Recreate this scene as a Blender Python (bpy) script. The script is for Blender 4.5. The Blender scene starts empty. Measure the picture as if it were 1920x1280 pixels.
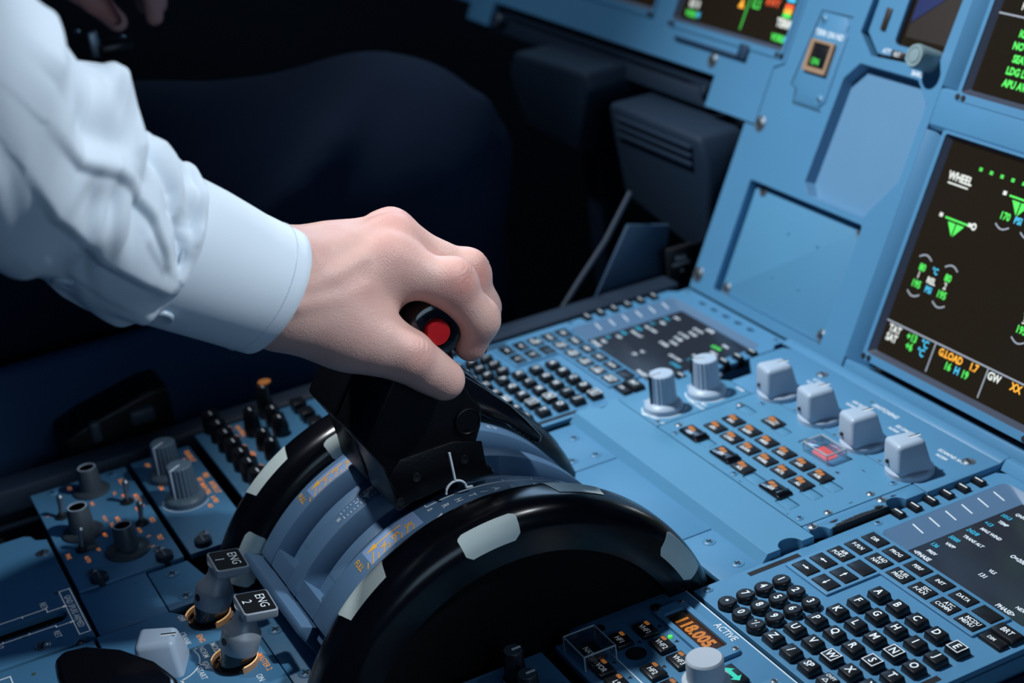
import bpy, bmesh, math, random
import numpy as np
from mathutils import Vector, Matrix

random.seed(7)
SC = bpy.context.scene
COL = SC.collection
S = 0.001                      # every builder below works in millimetres

# ------------------------------------------------------------------ camera
cam_d = bpy.data.cameras.new('camera')
cam = bpy.data.objects.new('camera', cam_d)
COL.objects.link(cam)
CF = Vector((-0.83467739, 0.37186276, -0.40624099))
_r = CF.cross(Vector((0, 0, 1))).normalized()
_u = _r.cross(CF)
_roll = -0.12151368
CR = _r * math.cos(_roll) + _u * math.sin(_roll)
CU = -_r * math.sin(_roll) + _u * math.cos(_roll)
cm = Matrix.Identity(4)
for i in range(3):
    cm[i][0] = CR[i]; cm[i][1] = CU[i]; cm[i][2] = -CF[i]
cm.translation = Vector((1.009597733, -0.492385321, 0.499189197))
cam.matrix_world = cm
cam_d.sensor_width = 36.0
cam_d.lens = 3081.38298 * 36.0 / 1920.0
cam_d.clip_start = 0.01
cam_d.dof.use_dof = True
cam_d.dof.focus_distance = 0.865
cam_d.dof.aperture_fstop = 7.0
SC.camera = cam

# ------------------------------------------------------------------ light
SC.view_settings.view_transform = 'Standard'
SC.view_settings.look = 'None'
SC.view_settings.gamma = 1.0
SC.view_settings.use_curve_mapping = False
SC.view_settings.exposure = 0.0

wd = bpy.data.worlds.new('night_cockpit'); SC.world = wd
wd.use_nodes = True
wd.node_tree.nodes['Background'].inputs[0].default_value = (0.05, 0.16, 0.42, 1)
wd.node_tree.nodes['Background'].inputs[1].default_value = 0.095


def aim(ob, loc, to):
    ob.location = loc
    ob.rotation_euler = (Vector(to) - Vector(loc)).to_track_quat('-Z', 'Y').to_euler()


def spot(name, loc, to, power, color, angle, blend, radius):
    d = bpy.data.lights.new(name, 'SPOT')
    d.energy = power; d.color = color; d.spot_size = math.radians(angle)
    d.spot_blend = blend; d.shadow_soft_size = radius
    o = bpy.data.objects.new(name, d); COL.objects.link(o); aim(o, loc, to)
    return o


def area(name, loc, to, power, color, sx, sy):
    d = bpy.data.lights.new(name, 'AREA')
    d.shape = 'RECTANGLE'; d.size = sx; d.size_y = sy; d.energy = power; d.color = color
    o = bpy.data.objects.new(name, d); COL.objects.link(o); aim(o, loc, to)
    return o


# dome light over the pedestal, map light over the right seat, then three added fill lights
spot('dome_light', (-0.20, -0.40, 1.25), (0.25, 0.12, 0.05), 112, (0.90, 0.96, 1.0), 44, 1.0, 0.035)
spot('map_light', (0.85, 0.40, 1.05), (0.315, -0.33, 0.245), 52, (0.88, 0.95, 1.0), 21, 0.5, 0.03)
spot('far_panel_fill', (-0.42, -0.30, 1.05), (-0.32, 0.22, 0.14), 13, (0.80, 0.91, 1.0), 36, 0.9, 0.04)  # added spot to brighten the far crew panel, no lamp known there
area('left_fill', (-1.0, 0.62, 0.62), (0.1, 0.0, 0.0), 6, (0.42, 0.68, 1.0), 0.9, 0.5)  # added soft fill from the left for sheen and screen glare, no window modelled
area('arm_fill', (1.75, -0.15, 0.55), (0.3, -0.3, 0.2), 2.9, (0.55, 0.78, 1.0), 0.8, 0.5)  # added soft fill lifting the shaded side of the arm, no window modelled

# ------------------------------------------------------------------ materials
MATS = {}


def mat(name, color, rough=0.5, metal=0.0, bump=0.0, bscale=400.0, var=0.0, vscale=30.0, emit=0.0,
        ecolor=None, spec=0.45, sss=0.0, trans=0.0, coat=0.0, sheen=0.0, color2=None):
    if name in MATS:
        return MATS[name]
    m = bpy.data.materials.new(name); m.use_nodes = True
    nt = m.node_tree; b = nt.nodes['Principled BSDF']
    tc = nt.nodes.new('ShaderNodeTexCoord')
    b.inputs['Base Color'].default_value = (*color, 1)
    b.inputs['Roughness'].default_value = rough
    b.inputs['Metallic'].default_value = metal
    b.inputs['Specular IOR Level'].default_value = spec
    if sss:
        b.inputs['Subsurface Weight'].default_value = sss
        b.inputs['Subsurface Radius'].default_value = (0.010, 0.004, 0.002)
        b.inputs['Subsurface Scale'].default_value = 0.5
    if trans:
        b.inputs['Transmission Weight'].default_value = trans
        b.inputs['IOR'].default_value = 1.45
    if coat:
        b.inputs['Coat Weight'].default_value = coat
        b.inputs['Coat Roughness'].default_value = 0.08
    if sheen:
        b.inputs['Sheen Weight'].default_value = sheen
        b.inputs['Sheen Roughness'].default_value = 0.5
    if emit:
        b.inputs['Emission Color'].default_value = (*(ecolor or color), 1)
        b.inputs['Emission Strength'].default_value = emit
    if var:
        n = nt.nodes.new('ShaderNodeTexNoise'); n.inputs['Scale'].default_value = vscale
        n.inputs['Detail'].default_value = 4
        r = nt.nodes.new('ShaderNodeMix'); r.data_type = 'RGBA'
        c2 = color2 or tuple(c * (1 - var) for c in color)
        r.inputs[6].default_value = (*color, 1); r.inputs[7].default_value = (*c2, 1)
        nt.links.new(tc.outputs['Object'], n.inputs['Vector'])
        nt.links.new(n.outputs['Fac'], r.inputs[0])
        nt.links.new(r.outputs[2], b.inputs['Base Color'])
    if bump:
        n2 = nt.nodes.new('ShaderNodeTexNoise'); n2.inputs['Scale'].default_value = bscale
        n2.inputs['Detail'].default_value = 3
        bp = nt.nodes.new('ShaderNodeBump'); bp.inputs['Strength'].default_value = bump
        bp.inputs['Distance'].default_value = 0.0006
        nt.links.new(tc.outputs['Object'], n2.inputs['Vector'])
        nt.links.new(n2.outputs['Fac'], bp.inputs['Height'])
        nt.links.new(bp.outputs['Normal'], b.inputs['Normal'])
    MATS[name] = m
    return m


PAINT = mat('blue_grey_paint', (0.080, 0.242, 0.42), 0.40, bump=0.12, bscale=1400, var=0.12, vscale=14)
PAINTC = mat('cyan_grey_paint', (0.086, 0.258, 0.425), 0.40, bump=0.12, bscale=1400, var=0.12, vscale=14)
PAINTG = mat('grey_dish_paint', (0.115, 0.258, 0.42), 0.45, bump=0.1, bscale=1400, var=0.1, vscale=14)
PLAC = mat('placard_black', (0.004, 0.004, 0.005), 0.6, spec=0.12)
PAINT2 = mat('quadrant_paint', (0.085, 0.168, 0.285), 0.46, bump=0.10, bscale=1400, var=0.10, vscale=20)
PAINTD = mat('dark_blue_trim', (0.012, 0.024, 0.045), 0.55, bump=0.2, bscale=700)
SLOT = mat('slot_black', (0.004, 0.005, 0.008), 0.6)
KEY = mat('black_key_plastic', (0.008, 0.009, 0.012), 0.32, bump=0.05, bscale=900)
GLOSS = mat('gloss_black', (0.004, 0.0045, 0.007), 0.16, coat=0.6, bump=0.06, bscale=60)
LEVER = mat('lever_black', (0.002, 0.0022, 0.0032), 0.36, spec=0.3, bump=0.25, bscale=500)
TYRE = mat('wheel_black_lacquer', (0.002, 0.0025, 0.004), 0.22, spec=0.4, bump=0.05, bscale=90)
MARK = mat('wheel_mark_cream', (0.66, 0.76, 0.73), 0.45, var=0.12, vscale=60)
KNOBG = mat('knob_grey_plastic', (0.38, 0.47, 0.58), 0.38, bump=0.05, bscale=900)
KNOBD = mat('knob_dark_grey', (0.045, 0.06, 0.075), 0.42, bump=0.1, bscale=700)
STEEL = mat('screw_steel', (0.26, 0.31, 0.36), 0.42, metal=0.9, bump=0.05)
ALU = mat('satin_aluminium', (0.27, 0.31, 0.36), 0.42, metal=0.25, bump=0.10, bscale=1500)
WHITE = mat('legend_white', (0.78, 0.83, 0.86), 0.5)
WHITEB = mat('legend_white_lit', (0.8, 0.85, 0.88), 0.5, emit=0.10)
AMBERL = mat('legend_amber_lit', (0.85, 0.34, 0.08), 0.5, emit=0.32, ecolor=(1.0, 0.33, 0.07))
AMBERK = mat('amber_glow', (0.30, 0.11, 0.03), 0.5, emit=0.15, ecolor=(1.0, 0.36, 0.08))  # glow patches on keys stand in for orange ghosting of the legends
REDL = mat('key_lamp_red', (0.9, 0.10, 0.08), 0.5, emit=0.9, ecolor=(1.0, 0.10, 0.07))
YELLOW = mat('reverse_yellow', (0.72, 0.36, 0.03), 0.5, emit=0.05)
HATCH = mat('reverse_band_pale', (0.20, 0.30, 0.50), 0.5)
GLOW = mat('collar_glow', (1.0, 0.62, 0.30), 0.4, emit=0.55, ecolor=(1.0, 0.58, 0.25))
RED = mat('disconnect_red', (0.38, 0.008, 0.012), 0.35)
GLASS = bpy.data.materials.new('clear_guard'); GLASS.use_nodes = True
_n = GLASS.node_tree; _n.nodes.clear()
_o = _n.nodes.new('ShaderNodeOutputMaterial'); _mx = _n.nodes.new('ShaderNodeMixShader'); _t = _n.nodes.new('ShaderNodeBsdfTransparent')
_g = _n.nodes.new('ShaderNodeBsdfGlossy'); _f = _n.nodes.new('ShaderNodeLayerWeight')
_t.inputs[0].default_value = (0.90, 0.95, 0.97, 1); _g.inputs['Roughness'].default_value = 0.08; _f.inputs[0].default_value = 0.25
_n.links.new(_f.outputs['Facing'], _mx.inputs[0]); _n.links.new(_t.outputs[0], _mx.inputs[1]); _n.links.new(_g.outputs[0], _mx.inputs[2]); _n.links.new(_mx.outputs[0], _o.inputs[0])
SCREEN = mat('display_glass_warm_haze', (0.010, 0.009, 0.007), 0.14, spec=0.35, var=0.3, vscale=9, emit=0.010, ecolor=(0.9, 0.55, 0.25))  # faint warm emission stands in for a brownish reflection in the glass
SCREENB = mat('cdu_glass_haze', (0.010, 0.014, 0.022), 0.13, spec=0.5, emit=0.022, ecolor=(0.55, 0.65, 0.9))  # faint emission paints the grey haze reflected in these screens
BEZEL = mat('display_rim', (0.035, 0.045, 0.075), 0.5)
T_GREEN = mat('display_green', (0.05, 0.5, 0.06), 0.5, emit=0.60, ecolor=(0.10, 0.85, 0.12))
T_CYAN = mat('display_cyan', (0.05, 0.4, 0.6), 0.5, emit=0.44, ecolor=(0.06, 0.55, 0.85))
T_WHITE = mat('display_white', (0.6, 0.6, 0.55), 0.5, emit=0.44, ecolor=(0.85, 0.86, 0.78))
T_GREY = mat('display_grey', (0.3, 0.32, 0.36), 0.5, emit=0.16, ecolor=(0.5, 0.55, 0.65))
T_AMBER = mat('display_amber', (0.8, 0.35, 0.03), 0.5, emit=0.60, ecolor=(1.0, 0.40, 0.03))
T_RED = mat('display_red', (0.8, 0.1, 0.03), 0.5, emit=0.48, ecolor=(1.0, 0.12, 0.03))
T_BLUE = mat('display_blue', (0.004, 0.012, 0.07), 0.5, emit=0.05, ecolor=(0.02, 0.08, 0.6))
T_BROWN = mat('display_brown', (0.016, 0.010, 0.008), 0.5, emit=0.01, ecolor=(0.3, 0.14, 0.05))
CDU_W = mat('cdu_text_white', (0.5, 0.55, 0.6), 0.5, emit=0.38, ecolor=(0.70, 0.80, 0.90))
CDU_C = mat('cdu_text_cyan', (0.02, 0.25, 0.4), 0.5, emit=0.42, ecolor=(0.03, 0.45, 0.68))
LED = mat('seven_segment_amber', (0.5, 0.16, 0.02), 0.4, emit=0.12, ecolor=(1.0, 0.30, 0.03))
LEDGLASS = mat('segment_window', (0.045, 0.016, 0.005), 0.2)
SKIN = mat('skin', (0.70, 0.475, 0.41), 0.40, bump=0.6, bscale=1300, var=0.2, vscale=45, sss=0.15, color2=(0.60, 0.32, 0.28))
_nt = SKIN.node_tree; _b = _nt.nodes['Principled BSDF']; _lk = _b.inputs['Base Color'].links[0]; _src = _lk.from_socket
_at = _nt.nodes.new('ShaderNodeAttribute'); _at.attribute_name = 'flush'
_mm = _nt.nodes.new('ShaderNodeMix'); _mm.data_type = 'RGBA'; _mm.inputs[7].default_value = (0.52, 0.19, 0.16, 1)
_nt.links.new(_at.outputs['Fac'], _mm.inputs[0]); _nt.links.new(_src, _mm.inputs[6]); _nt.links.new(_mm.outputs[2], _b.inputs['Base Color'])
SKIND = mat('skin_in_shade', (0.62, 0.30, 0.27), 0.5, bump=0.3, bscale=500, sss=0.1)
SHIRT = mat('white_cotton', (0.70, 0.79, 0.88), 0.85, bump=0.25, bscale=2600, sheen=0.2, spec=0.2)
BUTTON = mat('shirt_button', (0.42, 0.52, 0.60), 0.25, coat=0.4)
THREAD = mat('shirt_thread', (0.58, 0.67, 0.77), 0.8)
TROUSER = mat('navy_wool', (0.009, 0.016, 0.034), 0.9, bump=0.2, bscale=1800, spec=0.08)
SEATM = mat('seat_fabric_navy', (0.018, 0.052, 0.115), 0.85, bump=0.25, bscale=1500, spec=0.2)
DARKM = mat('footwell_dark', (0.006, 0.009, 0.014), 0.8, bump=0.1, bscale=50)
PEDAL = mat('pedal_dark_blue', (0.010, 0.022, 0.042), 0.65, spec=0.2, bump=0.15, bscale=300)
CHIP = mat('bare_black_wear', (0.006, 0.008, 0.012), 0.6)
BRASS = mat('stain_olive', (0.07, 0.09, 0.05), 0.6)
BRUSH = mat('slot_brush_bristle', (0.03, 0.02, 0.016), 0.8, bump=1.0, bscale=800)

# ------------------------------------------------------------------ scene tree
T0 = math.radians(26.5)
WORLD = Matrix.Identity(4)
PANEL = Matrix(((1, 0, 0, 0), (0, math.sin(T0), -math.cos(T0), 0.121), (0, math.cos(T0), math.sin(T0), 0), (0, 0, 0, 1)))
BASE = {}


def thing(name, label, cat, base=(0, 0, 0), frame=WORLD, group=None):
    o = bpy.data.objects.new(name, None); COL.objects.link(o)
    o.empty_display_size = 0.02
    o.matrix_world = frame @ Matrix.Translation(Vector(base) * S)
    o['label'] = label; o['category'] = cat
    if group:
        o['group'] = group
    BASE[o.name] = Vector(base)
    return o


def link(name, me, m, parent, label=None, smooth=True):
    me.materials.append(m)
    if smooth and len(me.polygons):
        me.polygons.foreach_set('use_smooth', [True] * len(me.polygons))
        me.set_sharp_from_angle(angle=math.radians(32))
    o = bpy.data.objects.new(name, me); COL.objects.link(o)
    if parent is not None:
        o.parent = parent
        BASE[o.name] = BASE[parent.name]
    if label:
        o['label'] = label
    return o


def structure(o):
    o['kind'] = 'structure'
    return o


def copy_tree(o, parent=None, d=(0, 0, 0)):
    c = o.copy(); COL.objects.link(c)
    BASE[c.name] = BASE[o.name] + Vector(d)
    if parent is not None:
        c.parent = parent
    for ch in list(o.children):
        copy_tree(ch, c, d)
    return c


class MB:
    """collects bevelled boxes, prisms, lathes and tubes (mm) into one mesh"""

    def __init__(s):
        s.bm = bmesh.new(); s.soft = 0

    def _merge(s, t, bev=0.0, seg=2, mtx=None):
        bmesh.ops.recalc_face_normals(t, faces=t.faces)
        if bev > 0:
            t.edges.ensure_lookup_table()
            es = [e for e in t.edges if len(e.link_faces) == 2 and e.calc_face_angle(0) > 0.6]
            bmesh.ops.bevel(t, geom=es, offset=bev, segments=seg, profile=0.5, affect='EDGES', clamp_overlap=True)
        if mtx is not None:
            bmesh.ops.transform(t, matrix=mtx, verts=t.verts)
        me = bpy.data.meshes.new('tmp'); t.to_mesh(me); t.free()
        s.bm.from_mesh(me); bpy.data.meshes.remove(me)
        return s

    def prism(s, poly, h0, h1, bev=0.0, axis='z', seg=2, scale=1.0, mtx=None):
        t = bmesh.new()
        cx = sum(p[0] for p in poly) / len(poly); cy = sum(p[1] for p in poly) / len(poly)
        f = {'z': lambda a, b, h: (a, b, h), 'x': lambda a, b, h: (h, a, b), 'y': lambda a, b, h: (a, h, b)}[axis]
        lo = [t.verts.new(f(a, b, h0)) for a, b in poly]
        hi = [t.verts.new(f(cx + (a - cx) * scale, cy + (b - cy) * scale, h1)) for a, b in poly]
        n = len(poly)
        t.faces.new(lo); t.faces.new(hi)
        for i in range(n):
            t.faces.new((lo[i], lo[(i + 1) % n], hi[(i + 1) % n], hi[i]))
        return s._merge(t, bev, seg, mtx)

    def box(s, x0, x1, y0, y1, z0, z1, bev=0.0, seg=2, scale=1.0, mtx=None):
        return s.prism([(x0, y0), (x1, y0), (x1, y1), (x0, y1)], z0, z1, bev, 'z', seg, scale, mtx)

    def plate(s, outer, holes, z0, z1):
        """plate with through holes"""
        s.soft = .35 if z1 - z0 > .6 else s.soft
        t = bmesh.new(); rings = []
        for loop in [outer] + holes:
            vs = [t.verts.new((a, b, z1)) for a, b in loop]
            rings.append(vs)
            for i in range(len(vs)):
                t.edges.new((vs[i], vs[(i + 1) % len(vs)]))
        bmesh.ops.triangle_fill(t, use_beauty=True, use_dissolve=False, edges=t.edges[:])
        for f in t.faces:
            f.normal_update()
            if f.normal.z < 0:
                f.normal_flip()
        for vs in rings:
            lo = [t.verts.new((v.co.x, v.co.y, z0)) for v in vs]
            n = len(vs)
            for i in range(n):
                t.faces.new((vs[i], vs[(i + 1) % n], lo[(i + 1) % n], lo[i]))
        return s._merge(t)

    def lathe(s, prof, o=(0, 0, 0), axis='z', seg=24, a0=0.0, a1=360.0, flute=0, fl=0.0):
        t = bmesh.new(); full = abs(a1 - a0) > 359.9
        n = seg if full else seg + 1
        rows = []
        for r, h in prof:
            row = []
            for i in range(n):
                a = math.radians(a0 + (a1 - a0) * i / seg)
                rr = r * (1 - (fl if flute and i % 2 else 0))
                c, d = rr * math.cos(a), rr * math.sin(a)
                p = {'z': (c, d, h), 'x': (h, c, d), 'y': (d, h, c)}[axis]
                row.append(t.verts.new((o[0] + p[0], o[1] + p[1], o[2] + p[2])))
            rows.append(row)
        for j in range(len(rows) - 1):
            for i in range(n if full else n - 1):
                k = (i + 1) % n
                t.faces.new((rows[j][i], rows[j][k], rows[j + 1][k], rows[j + 1][i]))
        if full:
            if prof[0][0] > 1e-6: t.faces.new(rows[0])
            if prof[-1][0] > 1e-6: t.faces.new(rows[-1])
        bmesh.ops.remove_doubles(t, verts=t.verts, dist=1e-5)
        return s._merge(t)

    def cyl(s, o, r, h, axis='z', seg=24, bev=0.0):
        b = min(bev, r * .5, h * .5)
        return s.lathe([(0, 0), (r, 0), (r, h - b), (r - b * .3, h - b * .3), (r - b, h), (0, h)] if b else [(0, 0), (r, 0), (r, h), (0, h)], o, axis, seg)

    def tube(s, pts, r, seg=8, closed=False):
        t = bmesh.new(); rows = []
        P = [Vector(p) for p in pts]
        for i, p in enumerate(P):
            d = (P[min(i + 1, len(P) - 1)] - P[max(i - 1, 0)]).normalized()
            up = Vector((0, 0, 1)) if abs(d.z) < .9 else Vector((1, 0, 0))
            u = d.cross(up).normalized(); v = u.cross(d)
            rr = r[i] if isinstance(r, (list, tuple)) else r
            rows.append([t.verts.new(p + u * rr * math.cos(2 * math.pi * k / seg) + v * rr * math.sin(2 * math.pi * k / seg)) for k in range(seg)])
        for j in range(len(rows) - 1):
            for k in range(seg):
                t.faces.new((rows[j][k], rows[j][(k + 1) % seg], rows[j + 1][(k + 1) % seg], rows[j + 1][k]))
        t.faces.new(rows[0]); t.faces.new(rows[-1])
        return s._merge(t)

    def done(s, name, m, parent=None, label=None, smooth=True, base=None):
        b = BASE[parent.name] if parent is not None else Vector(base or (0, 0, 0))
        bmesh.ops.translate(s.bm, verts=s.bm.verts, vec=-b)
        bmesh.ops.scale(s.bm, verts=s.bm.verts, vec=(S, S, S))
        me = bpy.data.meshes.new(name); s.bm.to_mesh(me); s.bm.free()
        o = link(name, me, m, parent, label, smooth)
        if s.soft:
            bv = o.modifiers.new('soft_edges', 'BEVEL'); bv.width = s.soft * S; bv.segments = 2
            bv.limit_method = 'ANGLE'; bv.angle_limit = math.radians(50); bv.harden_normals = True
        if parent is None:
            BASE[o.name] = b
            o.location = b * S
        return o


def npmesh(name, V, F, m, parent=None, base=(0, 0, 0), label=None):
    b = np.array(BASE[parent.name]) if parent is not None else np.array(base, float)
    me = bpy.data.meshes.new(name)
    me.from_pydata(((np.asarray(V) - b) * S).tolist(), [], [list(f) for f in F])
    me.update()
    o = link(name, me, m, parent, label)
    me.set_sharp_from_angle(angle=math.radians(180))
    if parent is None:
        BASE[o.name] = Vector(b.tolist()); o.location = Vector(b.tolist()) * S
    return o


_tc = {}


def glyphs(txt, bold=0.0):
    k = (txt, bold)
    if k not in _tc:
        cu = bpy.data.curves.new('t', 'FONT'); cu.body = txt; cu.size = 1.0
        cu.align_x = 'CENTER'; cu.align_y = 'CENTER'; cu.resolution_u = 2; cu.offset = bold
        cu.space_line = 0.85
        ob = bpy.data.objects.new('t', cu)
        me = bpy.data.meshes.new_from_object(ob)
        v = np.zeros(len(me.vertices) * 3); me.vertices.foreach_get('co', v); v = v.reshape(-1, 3)
        f = [list(p.vertices) for p in me.polygons]
        if len(v):
            v[:, 0] -= (v[:, 0].max() + v[:, 0].min()) / 2; v[:, 1] -= (v[:, 1].max() + v[:, 1].min()) / 2
        bpy.data.objects.remove(ob); bpy.data.curves.remove(cu); bpy.data.meshes.remove(me)
        _tc[k] = (v, f)
    return _tc[k]


def text(txt, x, y, z, cap, m, parent, name='legend', rot=0.0, sx=0.9, bold=0.012, align='c', curve=None, label=None):
    """flat printed lettering, cap = cap height in mm, reading along +x"""
    v, f = glyphs(txt, bold)
    v = v.copy(); k = cap / 0.69
    v[:, 0] *= k * sx; v[:, 1] *= k
    if align == 'l': v[:, 0] -= v[:, 0].min()
    if align == 'r': v[:, 0] -= v[:, 0].max()
    if rot:
        c, s_ = math.cos(math.radians(rot)), math.sin(math.radians(rot))
        v[:, :2] = np.stack([v[:, 0] * c - v[:, 1] * s_, v[:, 0] * s_ + v[:, 1] * c], 1)
    v[:, 0] += x; v[:, 1] += y; v[:, 2] += z
    if curve:
        v = curve(v)
    b = np.array(BASE[parent.name])
    me = bpy.data.meshes.new(name); me.from_pydata(((v - b) * S).tolist(), [], f); me.update()
    return link(name, me, m, parent, label, smooth=False)


def rrect(x0, x1, y0, y1, r, n=4):
    out = []
    for cx, cy, a in ((x1 - r, y0 + r, -90), (x1 - r, y1 - r, 0), (x0 + r, y1 - r, 90), (x0 + r, y0 + r, 180)):
        for i in range(n + 1):
            t = math.radians(a + 90 * i / n)
            out.append((cx + r * math.cos(t), cy + r * math.sin(t)))
    return out


def circ(cx, cy, r, n=20):
    return [(cx + r * math.cos(2 * math.pi * i / n), cy + r * math.sin(2 * math.pi * i / n)) for i in range(n)]


_scr = {}


def screw(x, y, z, parent, r=3.6, m=None, kind='x', name='screw'):
    """countersunk head with its cross or slot; mesh shared"""
    k = (r, kind)
    if k not in _scr:
        M = MB()
        M.lathe([(r * 1.25, 0), (r * 1.25, .25), (r * 1.02, .3), (r * .98, .1), (r * .9, .45), (0, .6)], (0, 0, 0), 'z', 20)
        bmesh.ops.scale(M.bm, verts=M.bm.verts, vec=(S, S, S))
        me = bpy.data.meshes.new('screw'); M.bm.to_mesh(me); M.bm.free()
        me.polygons.foreach_set('use_smooth', [True] * len(me.polygons))
        D = MB()
        if kind == 'x':
            for a in (20, 110):
                D.box(-r * .62, r * .62, -r * .14, r * .14, .3, .72, mtx=Matrix.Rotation(math.radians(a), 4, 'Z'))
        else:
            D.box(-r * .85, r * .85, -r * .16, r * .16, .3, .68, mtx=Matrix.Rotation(math.radians(-20), 4, 'Z'))
        bmesh.ops.scale(D.bm, verts=D.bm.verts, vec=(S, S, S))
        me2 = bpy.data.meshes.new('screw_slot'); D.bm.to_mesh(me2); D.bm.free()
        me2.materials.append(SLOT)
        _scr[k] = (me, me2)
    me, me2 = _scr[k]
    me = me.copy() if not me.materials else me
    if not me.materials:
        me.materials.append(m or PAINT)
    o = bpy.data.objects.new(name, me); COL.objects.link(o); o.parent = parent
    o.location = (Vector((x, y, z)) - BASE[parent.name]) * S
    BASE[o.name] = Vector((x, y, z))
    if not (parent.parent and parent.parent.parent):
        q = bpy.data.objects.new('screw_slot', me2); COL.objects.link(q)
        q.parent = o
        BASE[q.name] = Vector((x, y, z))
    return o
# ================================================================== the room
def slab(name, x0, x1, y0, y1, z0, z1, m):
    M = MB(); M.box(x0, x1, y0, y1, z0, z1)
    return structure(M.done(name, m, None, base=((x0 + x1) / 2, (y0 + y1) / 2, z0)))


slab('floor', -1100, 1300, -1300, 800, -640, -620, DARKM)
slab('wall_left', -1120, -1100, -1300, 800, -620, 900, DARKM)
slab('wall_front', -1100, 1300, 780, 800, -620, 120, DARKM)

# ================================================================== centre pedestal
ped = thing('center_pedestal', 'long blue-grey pedestal body carrying the throttle and keypad panels between the seats', 'pedestal', (240, -200, -620))
M = MB()
for b in ((-46, -34, -560, 118, -620, -14), (492, 504, -560, 118, -620, -14), (-34, 492, -560, -548, -620, -14)):
    M.box(*b)
M.done('body', PAINTD, ped)
M = MB(); M.box(-46, -22.5, -470, 117, -16, 2.5, 3)
M.box(-46, -22.5, -900, -474, -16, 2.5, 3)
M.done('edge_rail', PAINTD, ped, 'dark blue rounded edge rail')
M = MB(); M.box(-20, 490, -115, 116, -40, -30); M.box(-22, 132, -460, -115, -40, -30); M.box(186, 306, -460, -330, -40, -30)
M.done('inner_tray', SLOT, ped)
# bare cover plates forward of the throttle, thick ledge in front of the keypad panel
for x0, x1, y0 in ((128, 186.6, -98), (187.4, 296.6, -98), (297.4, 346, -89)):
    M = MB(); M.box(x0, x1, y0, -58.5, -6, -2, .4); M.done('cover_plate', PAINT, ped)
for x, y in ((146, -72), (175, -72), (173, -88), (308, -72), (337, -72)):
    screw(x, y, -2, ped, 3.2)
bite = lambda cx, cy, r, a0, a1, n=10: [(cx + r * math.cos(math.radians(a0 + (a1 - a0) * i / n)), cy + r * math.sin(math.radians(a0 + (a1 - a0) * i / n))) for i in range(n + 1)]
M = MB()
M.plate([(124, -58), (347, -58)] + bite(347, -42, 7.5, -90, -270) + [(347, -26.5), (124, -26.5)] + bite(124, -40, 6, 90, -90), [], -6, 4)
M.prism([(-63, -2.5), (-58, 4), (-57.5, 4), (-57.5, -6), (-63, -6)], 124, 347, 0, 'x')
M.done('ledge', PAINTC, ped)
# plates round the engine levers
M = MB(); M.prism([(137.4, -358.6), (185.6, -358.6), (185.6, -322.4), (237.4, -322.4), (300, -322.4), (300, -296), (172, -296), (160, -330), (137.4, -334)], -5, -.8, .4)
M.done('cover_plate', PAINT, ped)
for x, y in ((147, -346), (176, -346), (193, -314), (242, -314), (291, -314)):
    screw(x, y, -.8, ped, 3.6)
M = MB(); M.box(134.6, 186.8, -399.5, -359.4, -5, -.8, .4); M.done('cover_plate', PAINT, ped)

# ================================================================== throttle quadrant
AY, AZ, QR = -210.0, -40.0, 112.0


def arc(x, y, z):
    """bend a flat strip: y is arc length from the top, z is height above the drum"""
    a = y / QR
    return (x, AY + (QR + z) * math.sin(a), AZ + (QR + z) * math.cos(a))


def arc_np(v):
    a = v[:, 1] / QR; r = QR + v[:, 2]
    return np.stack([v[:, 0], AY + r * np.sin(a), AZ + r * np.cos(a)], 1)


DEG = math.pi / 180 * QR
quad = thing('throttle_quadrant', 'curved blue-grey throttle quadrant with two slots and a yellow reverse scale', 'throttle quadrant', (252, -210, -60))


def arcstrip(M, x0, x1, r0, r1, a0, a1, n=60):
    t = bmesh.new(); rows = []
    for i in range(n + 1):
        a = math.radians(a0 + (a1 - a0) * i / n); s_, c = math.sin(a), math.cos(a)
        rows.append([t.verts.new((x, AY + r * s_, AZ + r * c)) for x, r in ((x0, r0), (x1, r0), (x1, r1), (x0, r1))])
    for i in range(n):
        for k in range(4):
            t.faces.new((rows[i][k], rows[i][(k + 1) % 4], rows[i + 1][(k + 1) % 4], rows[i + 1][k]))
    t.faces.new(rows[0]); t.faces.new(rows[-1])
    M._merge(t, .5, 2)


def arcprof(M, poly, a0, a1, n=60, bev=.4):
    t = bmesh.new(); rows = []; L = len(poly)
    for i in range(n + 1):
        a = math.radians(a0 + (a1 - a0) * i / n); s_, c = math.sin(a), math.cos(a)
        rows.append([t.verts.new((x, AY + r * s_, AZ + r * c)) for x, r in poly])
    for i in range(n):
        for k in range(L):
            t.faces.new((rows[i][k], rows[i][(k + 1) % L], rows[i + 1][(k + 1) % L], rows[i + 1][k]))
    t.faces.new(rows[0]); t.faces.new(rows[-1])
    M._merge(t, bev, 2)


M = MB()
arcprof(M, [(197, 84), (225, 84), (220.5, 104), (213, QR), (197, QR)], -56, 68)
arcprof(M, [(241, 84), (265, 84), (261, 104), (253.5, QR), (241, QR)], -56, 68)
arcstrip(M, 283, 308, 84, QR, -56, 68)
for x0, x1 in ((213, 241), (253.5, 283)):
    arcstrip(M, x0, x1, 84, QR - .6, -56, -50.5)
    arcstrip(M, x0, x1, 84, 104, -51, -45.5)
    arcstrip(M, x0 + 3, x1 - 12, 84, 104, -46, 66)
    arcstrip(M, x0, x1, 84, 101, -46, 66)
M.done('drum_housing', PAINT2, quad)
for x0, x1 in ((213, 241), (253.5, 283)):
    M = MB(); arcstrip(M, x1 - 11.9, x1 - 10.6, 100, 103, -45.4, 64); arcstrip(M, x1 - 11.9, x1, 100, 103, -45.4, -44.6, 3); M.done('lever_slot', SLOT, quad)
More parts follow.
